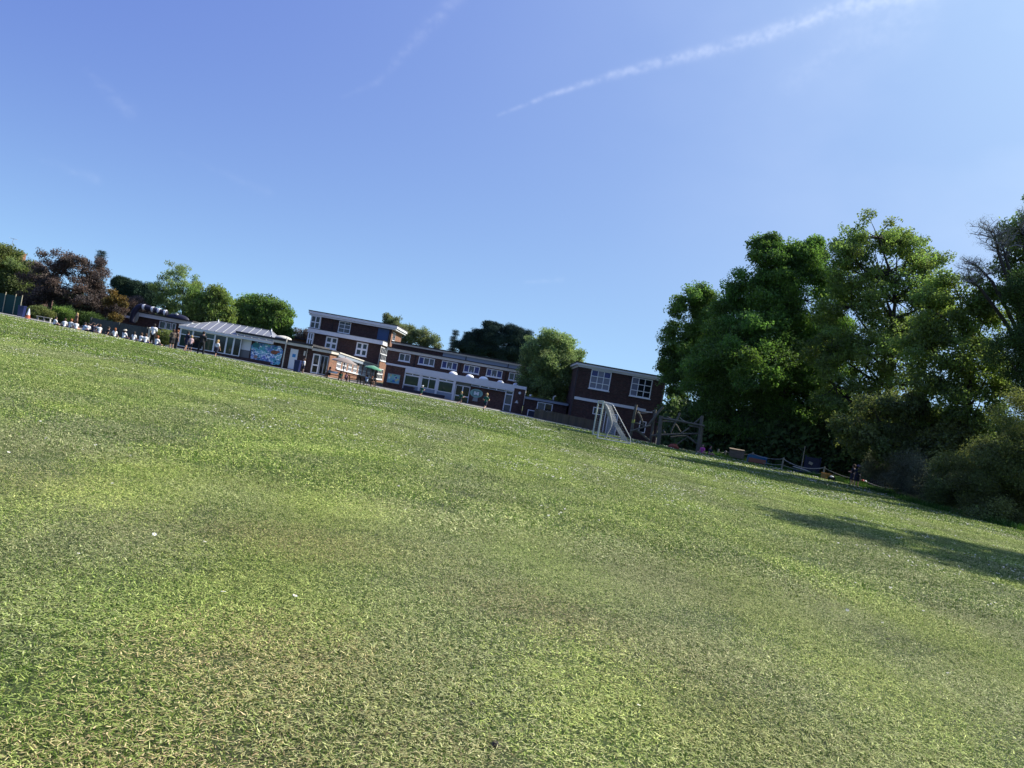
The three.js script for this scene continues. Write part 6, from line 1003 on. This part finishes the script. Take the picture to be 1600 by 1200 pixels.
  const ta = thing('blue_tray', 'flat blue tray on the ground under the padded pole', 'tray', onGround(1258, 738.5, 51.5)); part('floor', bx(-0.7, 0.7, 0.0, 0.03, -0.35, 0.35), mat(0.012, 0.02, 0.08, 0.5, { name: 'navy plastic' }), ta); for (const s of [-1, 1]) { part('rim', bx(-0.72, 0.72, 0.03, 0.2, s * 0.37 - 0.02, s * 0.37 + 0.02), mat(0.012, 0.02, 0.08, 0.5, { name: 'navy plastic' }), ta); part('rim', bx(s * 0.7 - 0.02, s * 0.7 + 0.02, 0.031, 0.2, -0.349, 0.349), mat(0.012, 0.02, 0.08, 0.5, { name: 'navy plastic' }), ta); }
  const crate = (px, py, D, w, h, d, m, label, turn) => { const t = thing('crate', label, 'crate', onGround(px, py, D), turn); part('base', bx(-w / 2, w / 2, 0, 0.03, -d / 2, d / 2), m, t); for (const s of [-1, 1]) { part('side', bx(-w / 2, w / 2, 0.031, h, s * (d / 2 - 0.015) - 0.015, s * (d / 2 - 0.015) + 0.015), m, t); part('end', bx(s * (w / 2 - 0.015) - 0.015, s * (w / 2 - 0.015) + 0.015, 0.031, h - 0.01, -d / 2 + 0.032, d / 2 - 0.032), m, t); } part('rim', join(bx(-w / 2 - 0.02, w / 2 + 0.02, h + 0.001, h + 0.03, d / 2 - 0.01, d / 2 + 0.02), bx(-w / 2 - 0.02, w / 2 + 0.02, h + 0.001, h + 0.03, -d / 2 - 0.02, -d / 2 + 0.01)), m, t); return t; };
  const lime = mat(0.13, 0.23, 0.03, 0.5, { name: 'lime plastic' });
  crate(1289.5, 748.5, 49.2, 0.46, 0.38, 0.4, mat(0.27, 0.14, 0.02, 0.6, { name: 'orange plastic' }), 'orange-yellow crate at the foot of a roped post', 0.4);
  crate(1310, 751, 49, 0.56, 0.32, 0.42, lime, 'lime green box left of the two children in navy', 0.1);
  crate(1348, 758.5, 48, 0.42, 0.34, 0.4, lime, 'lime green box with red and white things, right of the children in navy', -0.2);
  const sb = thing('toy_heap', 'small red and white toys heaped on the right lime box', 'toys', (() => { const p = onGround(1348, 758.5, 48); return [p[0], p[1] + 0.3, p[2]]; })()); part('red_ball', new THREE.SphereGeometry(0.1, 14, 10).translate(-0.06, 0.09, 0), mat(0.5, 0.05, 0.03, 0.5, { name: 'red plastic' }), sb); part('white_ball', new THREE.SphereGeometry(0.085, 14, 10).translate(0.11, 0.08, 0.03), M.upvc, sb);
  const bg = thing('bag', 'black and white bag between the orange crate and the lime box', 'bag', onGround(1299, 750.5, 49)); part('bag_body', (() => { const g = new THREE.SphereGeometry(0.24, 16, 12), p = g.attributes.position; for (let i = 0; i < p.count; i++) p.setXYZ(i, p.getX(i) * 1.1, Math.max(-0.08, p.getY(i)) * 0.9 + 0.08, p.getZ(i) * 0.7); g.computeVertexNormals(); return g; })(), C.black, bg); part('white_flap', new THREE.SphereGeometry(0.12, 12, 8).scale(1.1, 0.5, 0.7).translate(-0.05, 0.25, 0.08), M.upvc, bg); part('strap', new THREE.TorusGeometry(0.12, 0.018, 6, 16, Math.PI).translate(0.02, 0.26, 0), C.black, bg);
}
{ // house behind the left trees: gable, chimney, aerial
  const p = at(40, 470, 128), g0 = ground(p.x, p.z), t = thing('house', 'house gable with a brick chimney and aerial behind the far left trees', 'house', [p.x, g0, p.z]);
  const topY = at(36, 405, 128).y - g0, ch = at(33, 398, 128).sub(V(p.x, g0, p.z));
  part('wall', bx(-6, 2.2, 0, topY - 3.4, -4, 4), M.brick, t);
  const s = new THREE.Shape([new THREE.Vector2(-4.4, topY - 3.4), new THREE.Vector2(4.4, topY - 3.4), new THREE.Vector2(0, topY - 0.4)]); part('roof', new THREE.ExtrudeGeometry(s, { depth: 8.6, bevelEnabled: false }).rotateY(Math.PI / 2).translate(-6.2, 0, 0), mat(0.1, 0.075, 0.06, 0.9, { name: 'roof tile' }), t);
  part('gable_board', bx(2.42, 2.5, topY - 3.6, topY - 3.2, -4.4, 4.4), M.cream, t);
  part('chimney', bx(ch.x - 0.5, ch.x + 0.5, topY - 1.6, topY + 1.0, -0.6, 0.6), M.brickWarm, t); part('chimney_pot', new THREE.CylinderGeometry(0.16, 0.2, 0.45, 12).translate(ch.x, topY + 1.22, 0), M.brickWarm, t);
  const a = at(21, 373, 128).sub(V(p.x, g0, p.z)); part('aerial', join(rod(V(a.x - 0.25, topY - 1, 0), V(a.x, a.y, 0), 0.035, 6), rod(V(a.x - 0.6, a.y + 0.05, 0), V(a.x + 0.6, a.y - 0.05, 0), 0.03, 6), rod(V(a.x - 0.55, a.y + 0.04, -0.3), V(a.x - 0.55, a.y + 0.04, 0.3), 0.02, 5), rod(V(a.x + 0.55, a.y - 0.04, -0.3), V(a.x + 0.55, a.y - 0.04, 0.3), 0.02, 5)), M.steel, t);
  const q = at(466, 530, 112), h = thing('far_shed', 'brown garden building behind the wing beside the tall block', 'shed', [q.x, ground(q.x, q.z), q.z]); const hy = q.y - ground(q.x, q.z); part('wall', bx(-1.9, 1.9, 0, hy, -2, 2), M.brickWarm, h); part('roof', bx(-2.1, 2.1, hy + 0.002, hy + 0.18, -2.2, 2.2), M.felt, h);
}

renderer.render(scene, camera);
